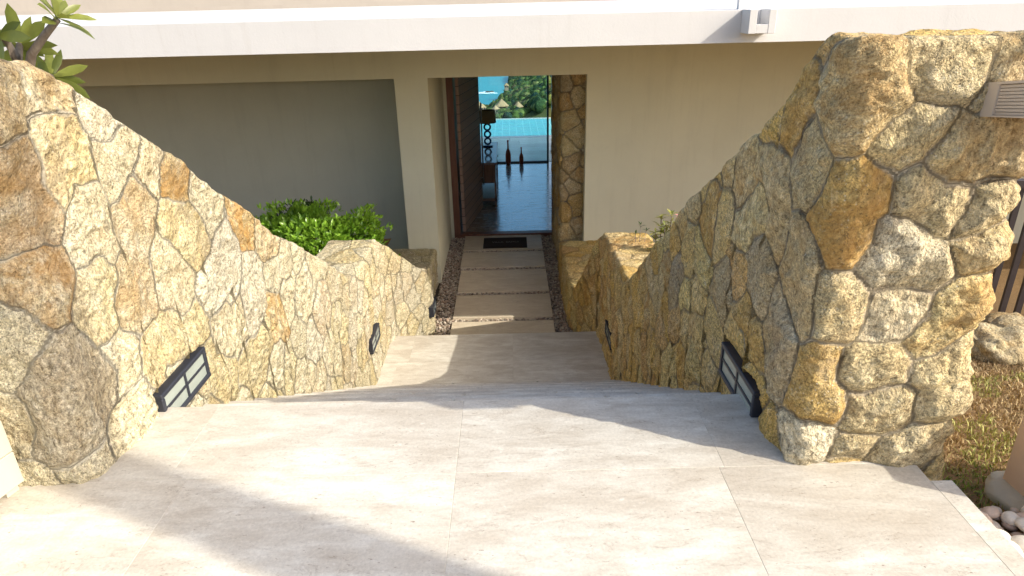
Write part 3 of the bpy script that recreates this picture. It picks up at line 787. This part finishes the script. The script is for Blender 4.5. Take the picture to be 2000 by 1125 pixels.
# ---------------------------------------------------------------- terrace, pool
M['deck'] = travertine('terrace_stone', (.84, .84, .72), (.68, .69, .56))
mb = MB(); cols = []
for k in range(7):
    ya = 18.34 + k * .53
    for j in range(-8, 9):
        n0 = len(mb.v); mb.box(j * 1.2 + .3 * (k % 2) + .004, j * 1.2 + 1.2 + .3 * (k % 2) - .004, ya, ya + .526, ZP - .2, ZP - .0); cols += [(random.random(),) * 3] * (len(mb.v) - n0)
ob = mb.build('terrace', M['deck']); set_attr(ob.data, 'tile', 'FLOAT_COLOR', np.array(cols)); tag(ob, kind='structure')
def poolmat():
    m = Mat('pool_water', .05, .5)
    br = m.n('ShaderNodeTexBrick', {'Vector': m.pos(), 'Scale': 1.0, 'Brick Width': .25, 'Row Height': .25, 'Mortar Size': .012, 'Color1': (.02, .36, .36), 'Color2': (.03, .43, .41), 'Mortar': (.16, .60, .58)})
    br.offset = 0
    m.col(m.mix(m.ramp(m.noise(m.pos((1, 3, 1)), .8, 4), [(.4, 0), (.7, .5)]), br.outputs[0], (.03, .42, .52)))
    m.bump(m.noise(m.pos((1, 2.5, 1)), 3, 3), .25, .03); return m.m
mb = MB(); mb.box(-14, 14, 22.35, 26.0, ZP - .6, ZP - .03); tag(mb.build('pool_water', poolmat()), kind='structure')
M['coping'] = simple('pool_coping', (.62, .62, .58), .6, .1, 6)
mb = MB(); mb.box(-14, 14, 22.06, 22.34, ZP - .3, ZP + .004); mb.box(-14, 14, 26.003, 26.12, ZP - .6, ZP - .01); tag(mb.build('pool_coping', M['coping']), kind='structure')
mb = MB()
mb.box(-4.2, 20, 20.0, 20.001, -40, -39)

# ---------------------------------------------------------------- sea, headland, huts
SEA = -60.
def seamat():
    m = Mat('sea_water', .3, .3); p = m.pos((1, 1, 1))
    m.col(m.mix(m.ramp(m.noise(p, .012, 5), [(.35, 0), (.7, 1)]), (.02, .27, .30), (.035, .34, .36)))
    m.bump(m.noise(m.pos((1, 1, 1)), .35, 4), .3, .5); return m.m
mb = MB(); mb.add([(-3000, 30, SEA), (3000, 30, SEA), (3000, 5000, SEA), (-3000, 5000, SEA)], [(0, 1, 2, 3)]); tag(mb.build('sea', seamat()), kind='structure')
shore = interp([(26, -140), (200, -95), (300, -48), (390, -21), (450, -9), (610, 3), (900, 60)])
def land_z(x, y):
    d = x - shore(y)
    z = SEA + .36 * d + 5 * N1.fbm(np.stack([x * .015, y * .015, x * 0], -1), 3)
    z = np.where(d < 0, SEA + d * .3, z)
    cap = -11 - .10 * (y - 26)
    near = np.clip((220 - y) / 120, 0, 1)
    z = np.where(y < 220, np.minimum(z, cap) * near + z * (1 - near), z)
    return np.minimum(z, np.where(y < 240, 1.5 - .175 * y - 4, 50))
xs = np.linspace(-200, 300, 130); ys = np.linspace(26.2, 900, 180)
X, Y = np.meshgrid(xs, ys); Z = land_z(X, Y)
idx = np.arange(X.size).reshape(X.shape)
F = np.stack([idx[:-1, :-1], idx[:-1, 1:], idx[1:, 1:], idx[1:, :-1]], -1).reshape(-1, 4)
me = np_mesh('hillside', np.stack([X, Y, Z], -1).reshape(-1, 3), F)
hm = Mat('hill_ground', .9, .1); hm.col(hm.mix(hm.noise(hm.pos(), .08, 6), (.05, .07, .02), (.16, .15, .06)))
o = link('hillside', me, hm.m); tag(o, kind='structure')
def foliage_mat(name):
    m = Mat(name, .8, .15); c = m.attr('peb'); p = m.pos()
    c = m.mix(.9, c, m.ramp(m.noise(p, .9, 5, .7), [(.3, .25), (.5, .9), (.72, 1.9)]), 'MULTIPLY')
    m.col(c); m.bump(m.noise(p, 1.2, 4, .7), 1., 1.2); return m.m
M['wood_far'] = foliage_mat('far_foliage')
g = np.random.default_rng(5); n = 15000
ty = 60 + 640 * g.random(n) ** .9; tx = (g.random(n) * .20 - .085) * ty * 1.0 + g.normal(size=n) * 3
keep = (tx > shore(ty) + 1.5); tx, ty = tx[keep], ty[keep]; tz = land_z(tx, ty)
huts_px = [(980, 207, 300, 6.2, .2, 1), (1012, 209, 300, 4.8, .9, 0), (942, 210, 270, 3.2, .5, 0), (934, 206, 330, 4.8, .3, 0), (968, 213, 265, 3.0, .8, 0), (989, 167, 470, 3.6, .1, 0)]
huts = []
for (px, py, D, s, rz, fl) in huts_px:
    q = ony(px, py, D); huts.append((q, s, rz, fl))
def blocks(x, y, z, r):
    for (q, s, _, _) in huts:
        dd = y - q.y
        if dd < s * 1.2 and dd > -60 and abs(x / y - q.x / q.y) * y < s * 1.15 and (1.5 - (z + r * 1.2)) / y < (1.5 - q.z + s * .25) / q.y: return True
    return False
r = g.uniform(1.1, 2.9, len(tx)) * (.55 + ty / 700)
keep = np.array([not blocks(a, b, c, d) for a, b, c, d in zip(tx, ty, tz, r)])
tx, ty, tz, r = tx[keep], ty[keep], tz[keep], r[keep]; n = len(tx)
pc = np.array([(.10, .15, .035), (.16, .20, .05), (.055, .10, .035), (.03, .07, .045), (.22, .22, .07), (.13, .11, .05)])[g.choice(6, n, p=[.3, .2, .2, .12, .12, .06])] * g.uniform(.75, 1.3, (n, 1))
o = scatter('hillside_woods', np.stack([tx, ty, tz + r * .6], 1), np.stack([r * g.uniform(.8, 1.2, n), r, r * g.uniform(.8, 1.3, n)], 1), pc, M['wood_far'], 2, 8, .16, True)
tag(o, 'dense green woods covering the headland seen through the terrace window', 'woods', kind='stuff')
M['thatch'] = simple('thatch', (.50, .31, .16), .9, .25, 1.2, .5, 6)
M['hutwall'] = simple('hut_wall', (.42, .30, .20), .8, .2, .5)
M['hutdark'] = simple('hut_opening', (.05, .04, .04), .7, .2, .5)
hut_lbl = ['large thatched hut in the middle of the wooded headland', 'thatched hut with two gables just right of the largest hut', 'small thatched hut low on the slope near the lamp shade', 'thatched hut beside the shore at the far left of the window view', 'small thatched hut between the shore and the largest hut', 'pale hut highest on the headland near the top of the window']
for k, (q, s, rz, fl) in enumerate(huts):
    e = empty('thatched_hut', (q.x, q.y, q.z), hut_lbl[k], 'hut', 'thatched huts on the headland', rz)
    hw = s * .36
    mb = MB(); mb.box(-hw, hw, -hw * .8, hw * .8, -s * .9, 0); mb.build('wall', M['hutwall'], e)
    mb = MB(); o_ = s * .5; rt_ = s * .12
    rings = [(o_, 0, 1), (o_ * .97, s * .05, 1), (o_ * .62, s * .20, 1), (o_ * .30, s * .36, .9), (.02 * s, s * .47, 1)]
    vs_ = []; fs = []
    for (a, z, f) in rings:
        nn = 16
        for t in range(nn):
            an = 2 * math.pi * t / nn; cc, ss = math.cos(an), math.sin(an); pw = .55
            vs_.append((a * math.copysign(abs(cc) ** pw, cc) + (0), a * .8 * math.copysign(abs(ss) ** pw, ss), z))
    for a in range(len(rings) - 1):
        for t in range(16): fs.append((a * 16 + t, a * 16 + (t + 1) % 16, (a + 1) * 16 + (t + 1) % 16, (a + 1) * 16 + t))
    fs.append(tuple(range(15, -1, -1))); mb.add(vs_, fs); mb.build('roof', M['thatch'], e)
    for sx in (-.5, .5):
        mb = MB(); mb.box(sx * hw - hw * .25, sx * hw + hw * .25, -hw * .8 - .06, -hw * .8 - .01, -s * .32, -s * .06); mb.build('window', M['hutdark'], e)
# surf around a rock off the headland
q = onz(948, 180.5, SEA + .2)
g = np.random.default_rng(9)
bv, bf = ico(3)
rv = bv * np.array([3.2, 2.2, 1.2]) * (1 + N1.fbm(bv * 1.7 + 5, 3) * .35)[:, None]
o = link('sea_rock', np_mesh('sea_rock', rv + np.array([q.x + 3, q.y, SEA]), bf), simple('wet_rock', (.12, .09, .07), .6, .3, 1)); tag(o, 'small dark rock ringed by white surf off the headland', 'rock')
fv = bv * np.array([9, 7.5, .35]) * (1 + N2.fbm(bv * 2 + 1, 3) * .45)[:, None]
o = link('surf', np_mesh('surf', fv + np.array([q.x, q.y, SEA]), bf), simple('foam', (.85, .88, .88), .8, .1, 1)); tag(o, 'white surf breaking around the rock off the headland', 'surf', kind='stuff')

# ---------------------------------------------------------------- ground beside the stairs
def sheet(name, x0, x1, y0, y1, zf, mat, nx=60, ny=80):
    xs = np.linspace(x0, x1, nx); ys = np.linspace(y0, y1, ny); X, Y = np.meshgrid(xs, ys); Z = zf(X, Y)
    idx = np.arange(X.size).reshape(X.shape); F = np.stack([idx[:-1, :-1], idx[:-1, 1:], idx[1:, 1:], idx[1:, :-1]], -1).reshape(-1, 4)
    o = link(name, np_mesh(name, np.stack([X, Y, Z], -1).reshape(-1, 3), F), mat); return tag(o, kind='structure')
gz = interp([(-3, -.12), (1.7, -.13), (2.2, -.22), (3.4, -.46), (5.0, -1.0), (7.0, -1.7), (9.9, -2.2)])
def gzR(X, Y): return gz(Y) + N1.fbm(np.stack([X * 1.5, Y * 1.5, X * 0], -1), 3) * .02
gsoil = Mat('dry_ground', .95, .1); gsoil.col(gsoil.mix(gsoil.noise(gsoil.pos(), 25, 6, .7), (.14, .085, .04), (.36, .24, .12))); gsoil.bump(gsoil.noise(gsoil.pos(), 60, 5), 1, .02)
sheet('lawn_ground', 1.46, 14, -3, 9.95, gzR, gsoil.m, 120, 160)
gzl = interp([(-3, -.12), (1.8, -.12), (3, -.3), (4.5, -1.0), (6, -1.35), (9.9, -1.9)])
sheet('garden_ground', -14, -1.9, -3, 9.95, lambda X, Y: gzl(Y) + N2.fbm(np.stack([X, Y, X * 0], -1), 3) * .03, gsoil.m, 80, 120)

def blades(name, n, xr, yr, zf, h, wd, colf, mat, seed, lean=.6):
    g = np.random.default_rng(seed); x = g.uniform(*xr, n); y = g.uniform(*yr, n); z = zf(x, y)
    a = g.uniform(0, 2 * math.pi, n); H = g.uniform(h[0], h[1], n); ln = g.uniform(.1, lean, n) * H; b = g.uniform(0, 2 * math.pi, n)
    dx, dy = np.cos(a) * wd / 2, np.sin(a) * wd / 2
    P0 = np.stack([x - dx, y - dy, z], 1); P1 = np.stack([x + dx, y + dy, z], 1)
    mx_, my_ = x + np.cos(b) * ln * .4, y + np.sin(b) * ln * .4
    P2 = np.stack([mx_ + dx * .7, my_ + dy * .7, z + H * .6], 1); P3 = np.stack([mx_ - dx * .7, my_ - dy * .7, z + H * .6], 1)
    P4 = np.stack([x + np.cos(b) * ln, y + np.sin(b) * ln, z + H * .95], 1); P5 = P4 + np.stack([dx * .1, dy * .1, dx * 0], 1)
    V = np.stack([P0, P1, P2, P3, P4, P5], 1).reshape(-1, 3); k = np.arange(n) * 6
    F = np.concatenate([np.stack([k, k + 1, k + 2, k + 3], 1), np.stack([k + 3, k + 2, k + 5, k + 4], 1)])
    me = np_mesh(name, V, F); set_attr(me, 'peb', 'FLOAT_COLOR', np.repeat(colf(x, y, g), 6, 0)); return link(name, me, mat)
M['grass'] = pebmat('grass_blades', .7)
def gcol(x, y, g):
    green = np.clip((2.06 - y) / .3 + g.normal(size=len(x)) * .35, 0, 1)[:, None]
    dry = np.array([(.44, .32, .16), (.54, .42, .22), (.28, .20, .09)])[g.integers(0, 3, len(x))]; gn = np.array([(.20, .30, .03), (.32, .40, .06), (.12, .22, .03)])[g.integers(0, 3, len(x))]
    pt = N2.fbm(np.stack([x * 3, y * 3, x * 0], 1), 3)[:, None]
    green = np.clip(green + (pt > .6) * .5, 0, 1)
    return (dry * (1 - green) + gn * green) * np.clip(.85 + pt * .6, .35, 1.2)
o = blades('grass', 42000, (1.45, 4.2), (1.78, 4.2), lambda x, y: gzR(x, y) - .004, (.012, .034), .006, gcol, M['grass'], 4, 1.1); tag(o, 'dry brown lawn grass, greener at its edge by the white pebbles', 'grass', kind='stuff')

# boulders under the fence
def boulder(name, c, s, seed, label, cat='rock', group=None, col=TAN, sub=5, st=.5):
    bv, bf = ico(sub); g = np.random.default_rng(seed)
    sgn = np.sign(bv); v = sgn * np.abs(bv) ** .8
    v = v * np.array(s) * (1 + N1.fbm(bv * 1.3 + seed * 3.1, 3) * .28 + N2.fbm(bv * 7 + seed, 3) * .035)[:, None] + np.array(c)
    me = np_mesh(name, v, bf); k = len(v)
    set_attr(me, 'stone_col', 'FLOAT_COLOR', np.tile(col, (k, 1))); set_attr(me, 'edge', 'FLOAT', np.full(k, .2)); set_attr(me, 'stain', 'FLOAT', np.full(k, st)); set_attr(me, 'mortar', 'FLOAT_COLOR', np.tile(M2, (k, 1))); set_attr(me, 'seed', 'FLOAT', np.full(k, seed * .137 % 1)); set_attr(me, 'joint', 'FLOAT', np.ones(k)); set_attr(me, 'tone', 'FLOAT_COLOR', np.tile((.48, .38, .2), (k, 1)))
    o = link(name, me, M['stone']); tag(o, label, cat, group); return o
for k, (px, py, D, s, lab, c) in enumerate([
    (1935, 690, 3.45, (.17, .15, .15), 'pale tan boulder beside the right pillar at the foot of the dark fence', GR2),
    (1995, 672, 3.75, (.20, .17, .15), 'brown boulder under the fence at the right edge of the photo', TAN),
    (1898, 690, 3.9, (.15, .15, .17), 'boulder half hidden behind the right pillar under the fence', GREY),
    (1965, 650, 4.05, (.17, .15, .13), 'darker boulder wedged behind the two front ones under the fence', BROWN)]):
    q = ony(px, py, D); boulder('boulder', tuple(q), s, 30 + k, lab, 'boulder', 'boulders along the fence', c)
# slatted metal fence on a low kerb
q0 = ony(1915, 648, 4.2)
fe = empty('slat_fence', (q0.x + .95, 4.2 - .12, q0.z - .22), 'dark metal slatted fence behind the right stone pillar', 'fence')
q0 = ony(1915, 648, 4.2); q1 = ony(2000, 634, 4.2)
fz = -.30
FA = R(-8)
mb = MB(); mb.box(-1.2, 3.4, -.03, .03, .22, .27); mb.box(-1.2, 3.4, -.03, .03, 1.27, 1.32); mb.build('rail', M['darkmetal'], fe)
mb = MB()
for k in range(46): mb.box(-1.17 + k * .1, -1.17 + k * .1 + .036, -.012, .012, .2702, 1.2698)
mb.build('slats', M['darkmetal'], fe)
for x in (-1.25, 1.1, 3.4):
    mb = MB(); mb.box(x, x + .05, -.032, .032, -.25, 1.34, b=.004); mb.build('post', M['darkmetal'], fe)
fe.rotation_euler = (0, 0, FA)

# rendered gate post on its rough footing, right edge
q = onz(1955, 925, -.10)
gp = empty('gate_post', (1.755, 1.93, -.13), 'peach rendered gate post at the right edge beside the white pebbles', 'gate post')
mb = MB(); mb.box(.0, .42, -.38, .0, -.1, .52, b=.008); mb.build('shaft', M['peach'], gp)
bv, bf = ico(4); v = np.sign(bv) * np.abs(bv) ** .45 * np.array([.27, .25, .05]) * (1 + N1.fbm(bv * 3 + 2, 3) * .07)[:, None] + np.array([.20, -.19, -.035])
fo = link('footing', np_mesh('footing', v, bf), simple('rough_concrete', (.44, .41, .32), .9, .35, 9, 1., 30), gp)

# white pebbles
M['wpeb'] = pebmat('white_pebbles', .45)
def pebble_mesh(seed):
    bv, bf = ico(3); v = bv * (1 + N1.fbm(bv * .9 + seed * 5, 2) * .16)[:, None]; me = np_mesh('white_pebble', v, bf)
    g = np.random.default_rng(seed); c = np.array([(.80, .74, .64), (.74, .63, .50), (.83, .80, .74), (.68, .52, .40)][seed % 4])
    set_attr(me, 'peb', 'FLOAT_COLOR', np.tile(c, (len(v), 1))); me.materials.append(M['wpeb']); return me
pms = [pebble_mesh(k) for k in range(8)]
pebs = []
g = np.random.default_rng(12); tries = 0
placed = []
while len(placed) < 58 and tries < 4000:
    tries += 1
    x = g.uniform(1.48, 2.05); y = g.uniform(.95, 1.74); s = g.uniform(.022, .04)
    if x > 1.74 and y > 1.06 + .0: continue
    if any((x - a) ** 2 + (y - b) ** 2 < (.82 * (s + c)) ** 2 for a, b, c in placed): continue
    placed.append((x, y, s))
for k, (x, y, s) in enumerate(placed):
    o = bpy.data.objects.new('white_pebble', pms[k % 8]); COL.objects.link(o)
    o.location = (x, y, -.125 + s * .75 + g.uniform(0, .02)); o.scale = (s * g.uniform(1.05, 1.5), s, s * g.uniform(.72, .95)); o.rotation_euler = (g.normal() * .2, g.normal() * .2, g.uniform(0, 6.28))
    tag(o, 'smooth cream pebble lying in the bed between the landing edge and gate post', 'pebble', 'white pebbles beside the landing')
n = 500
cen = np.stack([g.uniform(1.47, 2.0, n), g.uniform(.7, 1.76, n), np.full(n, -.118)], 1); sz = g.uniform(.012, .024, n)
o = scatter('small_pebbles', cen, np.stack([sz * 1.2, sz, sz * .7], 1), np.array([(.6, .5, .4), (.4, .3, .24), (.7, .62, .52)])[g.integers(0, 3, n)], M['peb'], 2, 5, .04); tag(o, 'small pebbles underneath the large white ones', 'pebbles', kind='stuff')

# cream slatted box bottom left, and the slatted lamp on the right pillar
M['cream_paint'] = simple('cream_painted_wood', (.50, .46, .37), .5, .05, 12, .1, 40)
q = onz(50, 941, .03)
bx = empty('planter_box', (q.x, q.y, 0), 'cream boarded box on small feet at the bottom left, against the wall', 'planter box', rz=R(-13))
for k in range(6):
    mb = MB(); mb.box(-.55, 0, -.5, 0, .035 + k * .125, .035 + k * .125 + .1225, b=.003); mb.build('board', M['cream_paint'], bx)
for (x, y) in ((-.10, -.035), (-.10, -.47), (-.5, -.035), (-.5, -.47)):
    mb = MB(); mb.box(x, x + .075, y - .02, y + .055 - .03, .002, .034); mb.build('foot', M['cream_paint'], bx)
M['taupe_paint'] = simple('taupe_painted_metal', (.60, .50, .40), .55, .05, 12)
LX = 1.31
qa, qb, qc, qd = onx(1965, 165, LX), onx(2000, 163, LX), onx(2000, 237, LX), onx(1951, 235, LX)
ta = (qb.z - qa.z) / (qb.y - qa.y); tb = (qc.z - qd.z) / (qc.y - qd.y)
lb = empty('louvred_wall_lamp', (LX, 1.86, qd.z), 'beige louvred box lamp fixed high on the near end of the right stone wall', 'wall lamp')
PR = .30; ztop = lambda d: qa.z - qd.z - ta * d; zbot = lambda d: -tb * d
def lpoly(d0, d1, f0, f1):
    g_ = lambda d, f: zbot(d) * (1 - f) + ztop(d) * f
    return [(-d0, g_(d0, f0)), (-d1, g_(d1, f0)), (-d1, g_(d1, f1)), (-d0, g_(d0, f1))]
mb = MB(); mb.prism(lpoly(-.03, PR, 0, 1), 'x', .012, .26)
mb.prism(lpoly(-.03, PR, 0, .05), 'x', 0, .0118); mb.prism(lpoly(-.03, PR, .93, 1), 'x', 0, .0118); mb.prism(lpoly(-.03, .028, .052, .928), 'x', 0, .0118); mb.prism(lpoly(PR - .02, PR, .052, .928), 'x', 0, .0118)
mb.build('housing', M['taupe_paint'], lb)
for k in range(9):
    f0 = .06 + .86 * k / 9; mb = MB(); mb.prism(lpoly(.029, PR - .021, f0, f0 + .075), 'x', .005, .0117); mb.build('louvre', M['taupe_paint'], lb)

# ---------------------------------------------------------------- plants
def leaf_cloud(name, P, D, U, Lg, Wd, val, mat, parent=None, fold=.18, curl=.15, broad=False, loc=None):
    """P base, D direction, U up-ish vectors (n,3)"""
    n = len(P); D = D / (np.linalg.norm(D, axis=1)[:, None] + 1e-9); S = np.cross(D, U); S /= np.linalg.norm(S, axis=1)[:, None] + 1e-9; Nn = np.cross(S, D)
    Lg = Lg[:, None]; Wd = Wd[:, None]
    prof = [(0, .10), (.25, .62), (.55, 1.0), (.8, .80), (1.0, .06)] if broad else [(0, .12), (.3, .85), (.62, .9), (1.0, .05)]
    rows = []
    for t, w_ in prof:
        c = P + D * Lg * t - Nn * Lg * curl * t * t
        rows += [c - S * Wd * .5 * w_ + Nn * Wd * fold * w_, c, c + S * Wd * .5 * w_ + Nn * Wd * fold * w_]
    k = len(prof) * 3; V = np.stack(rows, 1).reshape(-1, 3); b = (np.arange(n) * k)[:, None]; F = []
    for r_ in range(len(prof) - 1):
        for c in range(2): a = r_ * 3 + c; F.append(np.concatenate([b + a, b + a + 1, b + a + 4, b + a + 3], 1))
    me = np_mesh(name, V, np.concatenate(F)); set_attr(me, 'leaf', 'FLOAT', np.repeat(val, k)); return link(name, me, mat, parent, loc)
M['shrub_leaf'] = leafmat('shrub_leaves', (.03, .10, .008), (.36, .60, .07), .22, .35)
M['bark'] = wood('bark', (.16, .12, .09), (.30, .25, .20), .9, (6, 6, 2), 6)
def bush(name, c, rad, n, label, mat, Lr=(.035, .065), seed=1, up=.6, holes=1.0, lump=.3):
    e = empty(name, (c[0], c[1], c[2] - rad[2]), label, 'shrub'); g = np.random.default_rng(seed)
    d = g.normal(size=(n, 3)); d /= np.linalg.norm(d, axis=1)[:, None]; d[:, 2] = np.abs(d[:, 2]) * 1.0 - .25
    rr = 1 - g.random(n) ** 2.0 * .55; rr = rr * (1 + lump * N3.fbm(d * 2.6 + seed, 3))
    P = d * rr[:, None] * np.array(rad)
    # clusters: drop leaves where noise is low
    keep = N4.fbm(P * 7 / max(.3, rad[0]) + 3, 2) > -.42 * holes; P, d, rr = P[keep], d[keep], rr[keep]; n = len(P)
    D = d + g.normal(size=(n, 3)) * .55 + np.array([0, 0, up]); U = d * .6 + g.normal(size=(n, 3)) * .5 + np.array([0, 0, .7])
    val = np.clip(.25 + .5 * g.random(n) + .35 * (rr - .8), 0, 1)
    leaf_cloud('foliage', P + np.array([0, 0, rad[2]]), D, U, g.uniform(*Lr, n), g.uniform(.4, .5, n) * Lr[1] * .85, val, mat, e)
    mb = MB()
    for k in range(9):
        a = k * 2.4; t = .75
        mb.tube([(0.03 * math.cos(a), .03 * math.sin(a), -.15), (rad[0] * .35 * math.cos(a), rad[1] * .35 * math.sin(a), rad[2] * .7), (rad[0] * t * math.cos(a + .3), rad[1] * t * math.sin(a + .3), rad[2] * (1.2 + .3 * math.sin(k)))], [.016, .011, .004], 6)
    mb.build('stems', M['bark'], e); return e
yb_ = 7.7
c = ony(615, 500, yb_)
bush('garden_shrub', (c.x - .08, yb_, c.z + .02), (.93, .62, .76), 18000, 'bright green leafy shrub behind the left stone wall', M['shrub_leaf'], (.045, .085), 3, holes=.55, lump=.45)
c = ony(578, 425, 8.9)
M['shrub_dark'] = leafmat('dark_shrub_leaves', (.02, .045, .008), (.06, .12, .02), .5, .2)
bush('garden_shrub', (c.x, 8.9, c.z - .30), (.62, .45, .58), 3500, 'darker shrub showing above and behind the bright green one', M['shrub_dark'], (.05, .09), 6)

M['plumeria'] = leafmat('frangipani_leaves', (.06, .085, .015), (.30, .33, .07), .35, .3)
def rosette(tip, up, n, Lr, g, wd=.3):
    up = Vector(up).normalized(); a0 = g.uniform(0, 6.28); P = []; D = []; U = []; Lg = []
    a = up.orthogonal().normalized(); b = up.cross(a)
    for k in range(n):
        an = a0 + k * 2.399; el = g.uniform(.05, 1.0)
        d = (a * math.cos(an) + b * math.sin(an)) * math.cos(el) + up * math.sin(el); P.append(Vector(tip) + up * g.uniform(-.02, .01)); D.append(d); U.append(up); Lg.append(g.uniform(*Lr) * (.75 + .25 * math.cos(el)))
    return P, D, U, Lg
def plumeria(name, base, branches, label, seed, Lr=(.13, .21), n=11):
    e = empty(name, base, label, 'tree'); g = np.random.default_rng(seed); mb = MB(); P = []; D = []; U = []; Lg = []
    for br in branches:
        pts = [Vector(p) - Vector(base) for p in br]; mb.tube(pts, np.linspace(.022 if len(br) > 2 else .018, .013, len(pts)), 8)
        p, d, u, l = rosette(pts[-1], pts[-1] - pts[-2], n, Lr, g); P += p; D += d; U += u; Lg += l
    mb.build('branches', M['bark'], e)
    P = np.array([tuple(x) for x in P]); D = np.array([tuple(x) for x in D]); U = np.array([tuple(x) for x in U]); Lg = np.array(Lg)
    leaf_cloud('leaves', P, D, U, Lg, Lg * g.uniform(.26, .34, len(Lg)), g.uniform(0, 1, len(Lg)), M['plumeria'], e, .12, .2, True); return e
yp = 2.75
B = lambda px, py, y=yp: tuple(ony(px, py, y))
def root(px, y=yp): p = ony(px, 240, y); return (p.x, y, gzl(y))
base = root(45)
plumeria('frangipani_tree', base, [[base, B(50, 180), B(62, 105), B(88, 68), B(112, 38)], [base, B(44, 170), B(30, 110), B(12, 78), B(-8, 70, 2.7)], [base, B(52, 180), B(35, 125), B(38, 88, 2.85)], [base, B(60, 170), B(100, 150, 2.95), B(132, 150, 3.0)][:3]],
    'frangipani with bare stems and rosettes of long leaves above the left wall', 4, (.10, .165), 12)
# small flowering plant and twig beyond the right wall
M['croton'] = leafmat('croton_leaves', (.08, .13, .03), (.45, .45, .12), .35, .3)
M['petal'] = simple('flower_petals', (.75, .30, .25), .5, .5, 30)
c = ony(1297, 470, 6.2)
e = empty('flowering_plant', (c.x, 6.2, c.z - .35), 'small leafy plant with a pink and yellow bloom behind the right wall', 'plant'); g = np.random.default_rng(2)
P = []; D = []; U = []; Lg = []; mb = MB()
for (dx, dy, h) in ((0, 0, .50), (.07, .05, .60), (-.08, .03, .42), (.14, -.02, .52), (-.02, .1, .55)):
    mb.tube([(dx * .3, dy * .3, -.3), (dx, dy, h)], [.008, .005], 6)
    for hh in (h, h - .08, h - .16):
        p, d, u, l = rosette((dx, dy, hh), (dx, dy, 1), 7, (.06, .12), g); P += p; D += d; U += u; Lg += l
mb.build('stems', M['bark'], e); A_ = lambda q: np.array([tuple(x) for x in q]); Lg = np.array(Lg)
leaf_cloud('leaves', A_(P), A_(D), A_(U), Lg, Lg * .35, g.uniform(0, 1, len(Lg)), M['croton'], e, .15, .2)
p, d, u, l = rosette((.13, .0, .60), (0, 0, 1), 8, (.03, .05), g); l = np.array(l); fo = leaf_cloud('flower', A_(p), A_(d), A_(u), l, l * .6, g.random(8), M['petal'], e)
c = ony(1250, 462, 6.6)
e = empty('twiggy_plant', (c.x, 6.6, c.z - .4), 'thin dark sprig showing above the lit top of the right wall', 'plant'); P = []; D = []; U = []; Lg = []; mb = MB()
for (dx, h) in ((0, .52), (.06, .47), (-.05, .44)):
    mb.tube([(dx * .3, 0, -.2), (dx, 0, h)], [.006, .003], 6); p, d, u, l = rosette((dx, 0, h), (0, 0, 1), 5, (.04, .07), g); P += p; D += d; U += u; Lg += l
mb.build('stems', M['bark'], e); Lg = np.array(Lg); leaf_cloud('leaves', A_(P), A_(D), A_(U), Lg, Lg * .3, g.random(len(Lg)) * .3, M['shrub_dark'], e)

# ---------------------------------------------------------------- unseen palm behind the viewer, placed so its trunk shades the landing
def palm(label, base, top, r0, r1, seed, L=2.6, nf=20, lean=.0):
    e = empty('coconut_palm', base, label, 'palm tree'); b = Vector(base); t = Vector(top) - b; g = np.random.default_rng(seed)
    mb = MB(); pts = [t * (k / 14) + Vector((math.sin(k * .9) * lean, 0, 0)) for k in range(15)]; mb.tube(pts, [r0 + (r1 - r0) * (k / 14) + .008 * (k % 2) for k in range(15)], 12); mb.build('trunk', M['bark'], e)
    P = []; D = []; U = []; Lg = []
    for k in range(nf):
        a = k * 2.399 + .4; el = 1.1 - 1.5 * k / nf; d = Vector((math.cos(a) * math.cos(el), math.sin(a) * math.cos(el), math.sin(el))); p = Vector(t); side = Vector((-math.sin(a), math.cos(a), 0))
        rib = [Vector(p)]
        for j in range(22):
            p = p + d * (L / 22); d = (d + Vector((0, 0, -.075))).normalized(); rib.append(Vector(p))
            if j > 2:
                for s_ in (-1, 1): P.append(Vector(p)); D.append(side * s_ + d * .6 + Vector((0, 0, -.35))); U.append(Vector((0, 0, 1))); Lg.append(.62 * math.sin(math.pi * (j + 3) / 27))
        mb = MB(); mb.tube(rib, [.02 - .015 * q_ / 22 for q_ in range(23)], 5); mb.build('frond_rib', M['bark'], e)
    A = lambda q: np.array([tuple(x) for x in q]); Lg = np.array(Lg); leaf_cloud('fronds', A(P), A(D), A(U), Lg, Lg * 0 + .045, g.random(len(Lg)), M['plumeria'], e)
    return e
AZ = Vector((SUN.x, SUN.y, 0)).normalized()
PC = 1.14         # offset of the shadow's centre line on the landing: .41 x + .912 y
pb = Vector((-.41 + 0, 0, 0)); nrm = Vector((.41, .912, 0)).normalized()
base = nrm * (PC / .99999) + AZ * 4.3; base.z = -.15
palm('tall coconut palm behind the viewer whose trunk shades the landing', base, base + Vector((.0, .0, 8.0)), .14, .115, 3)
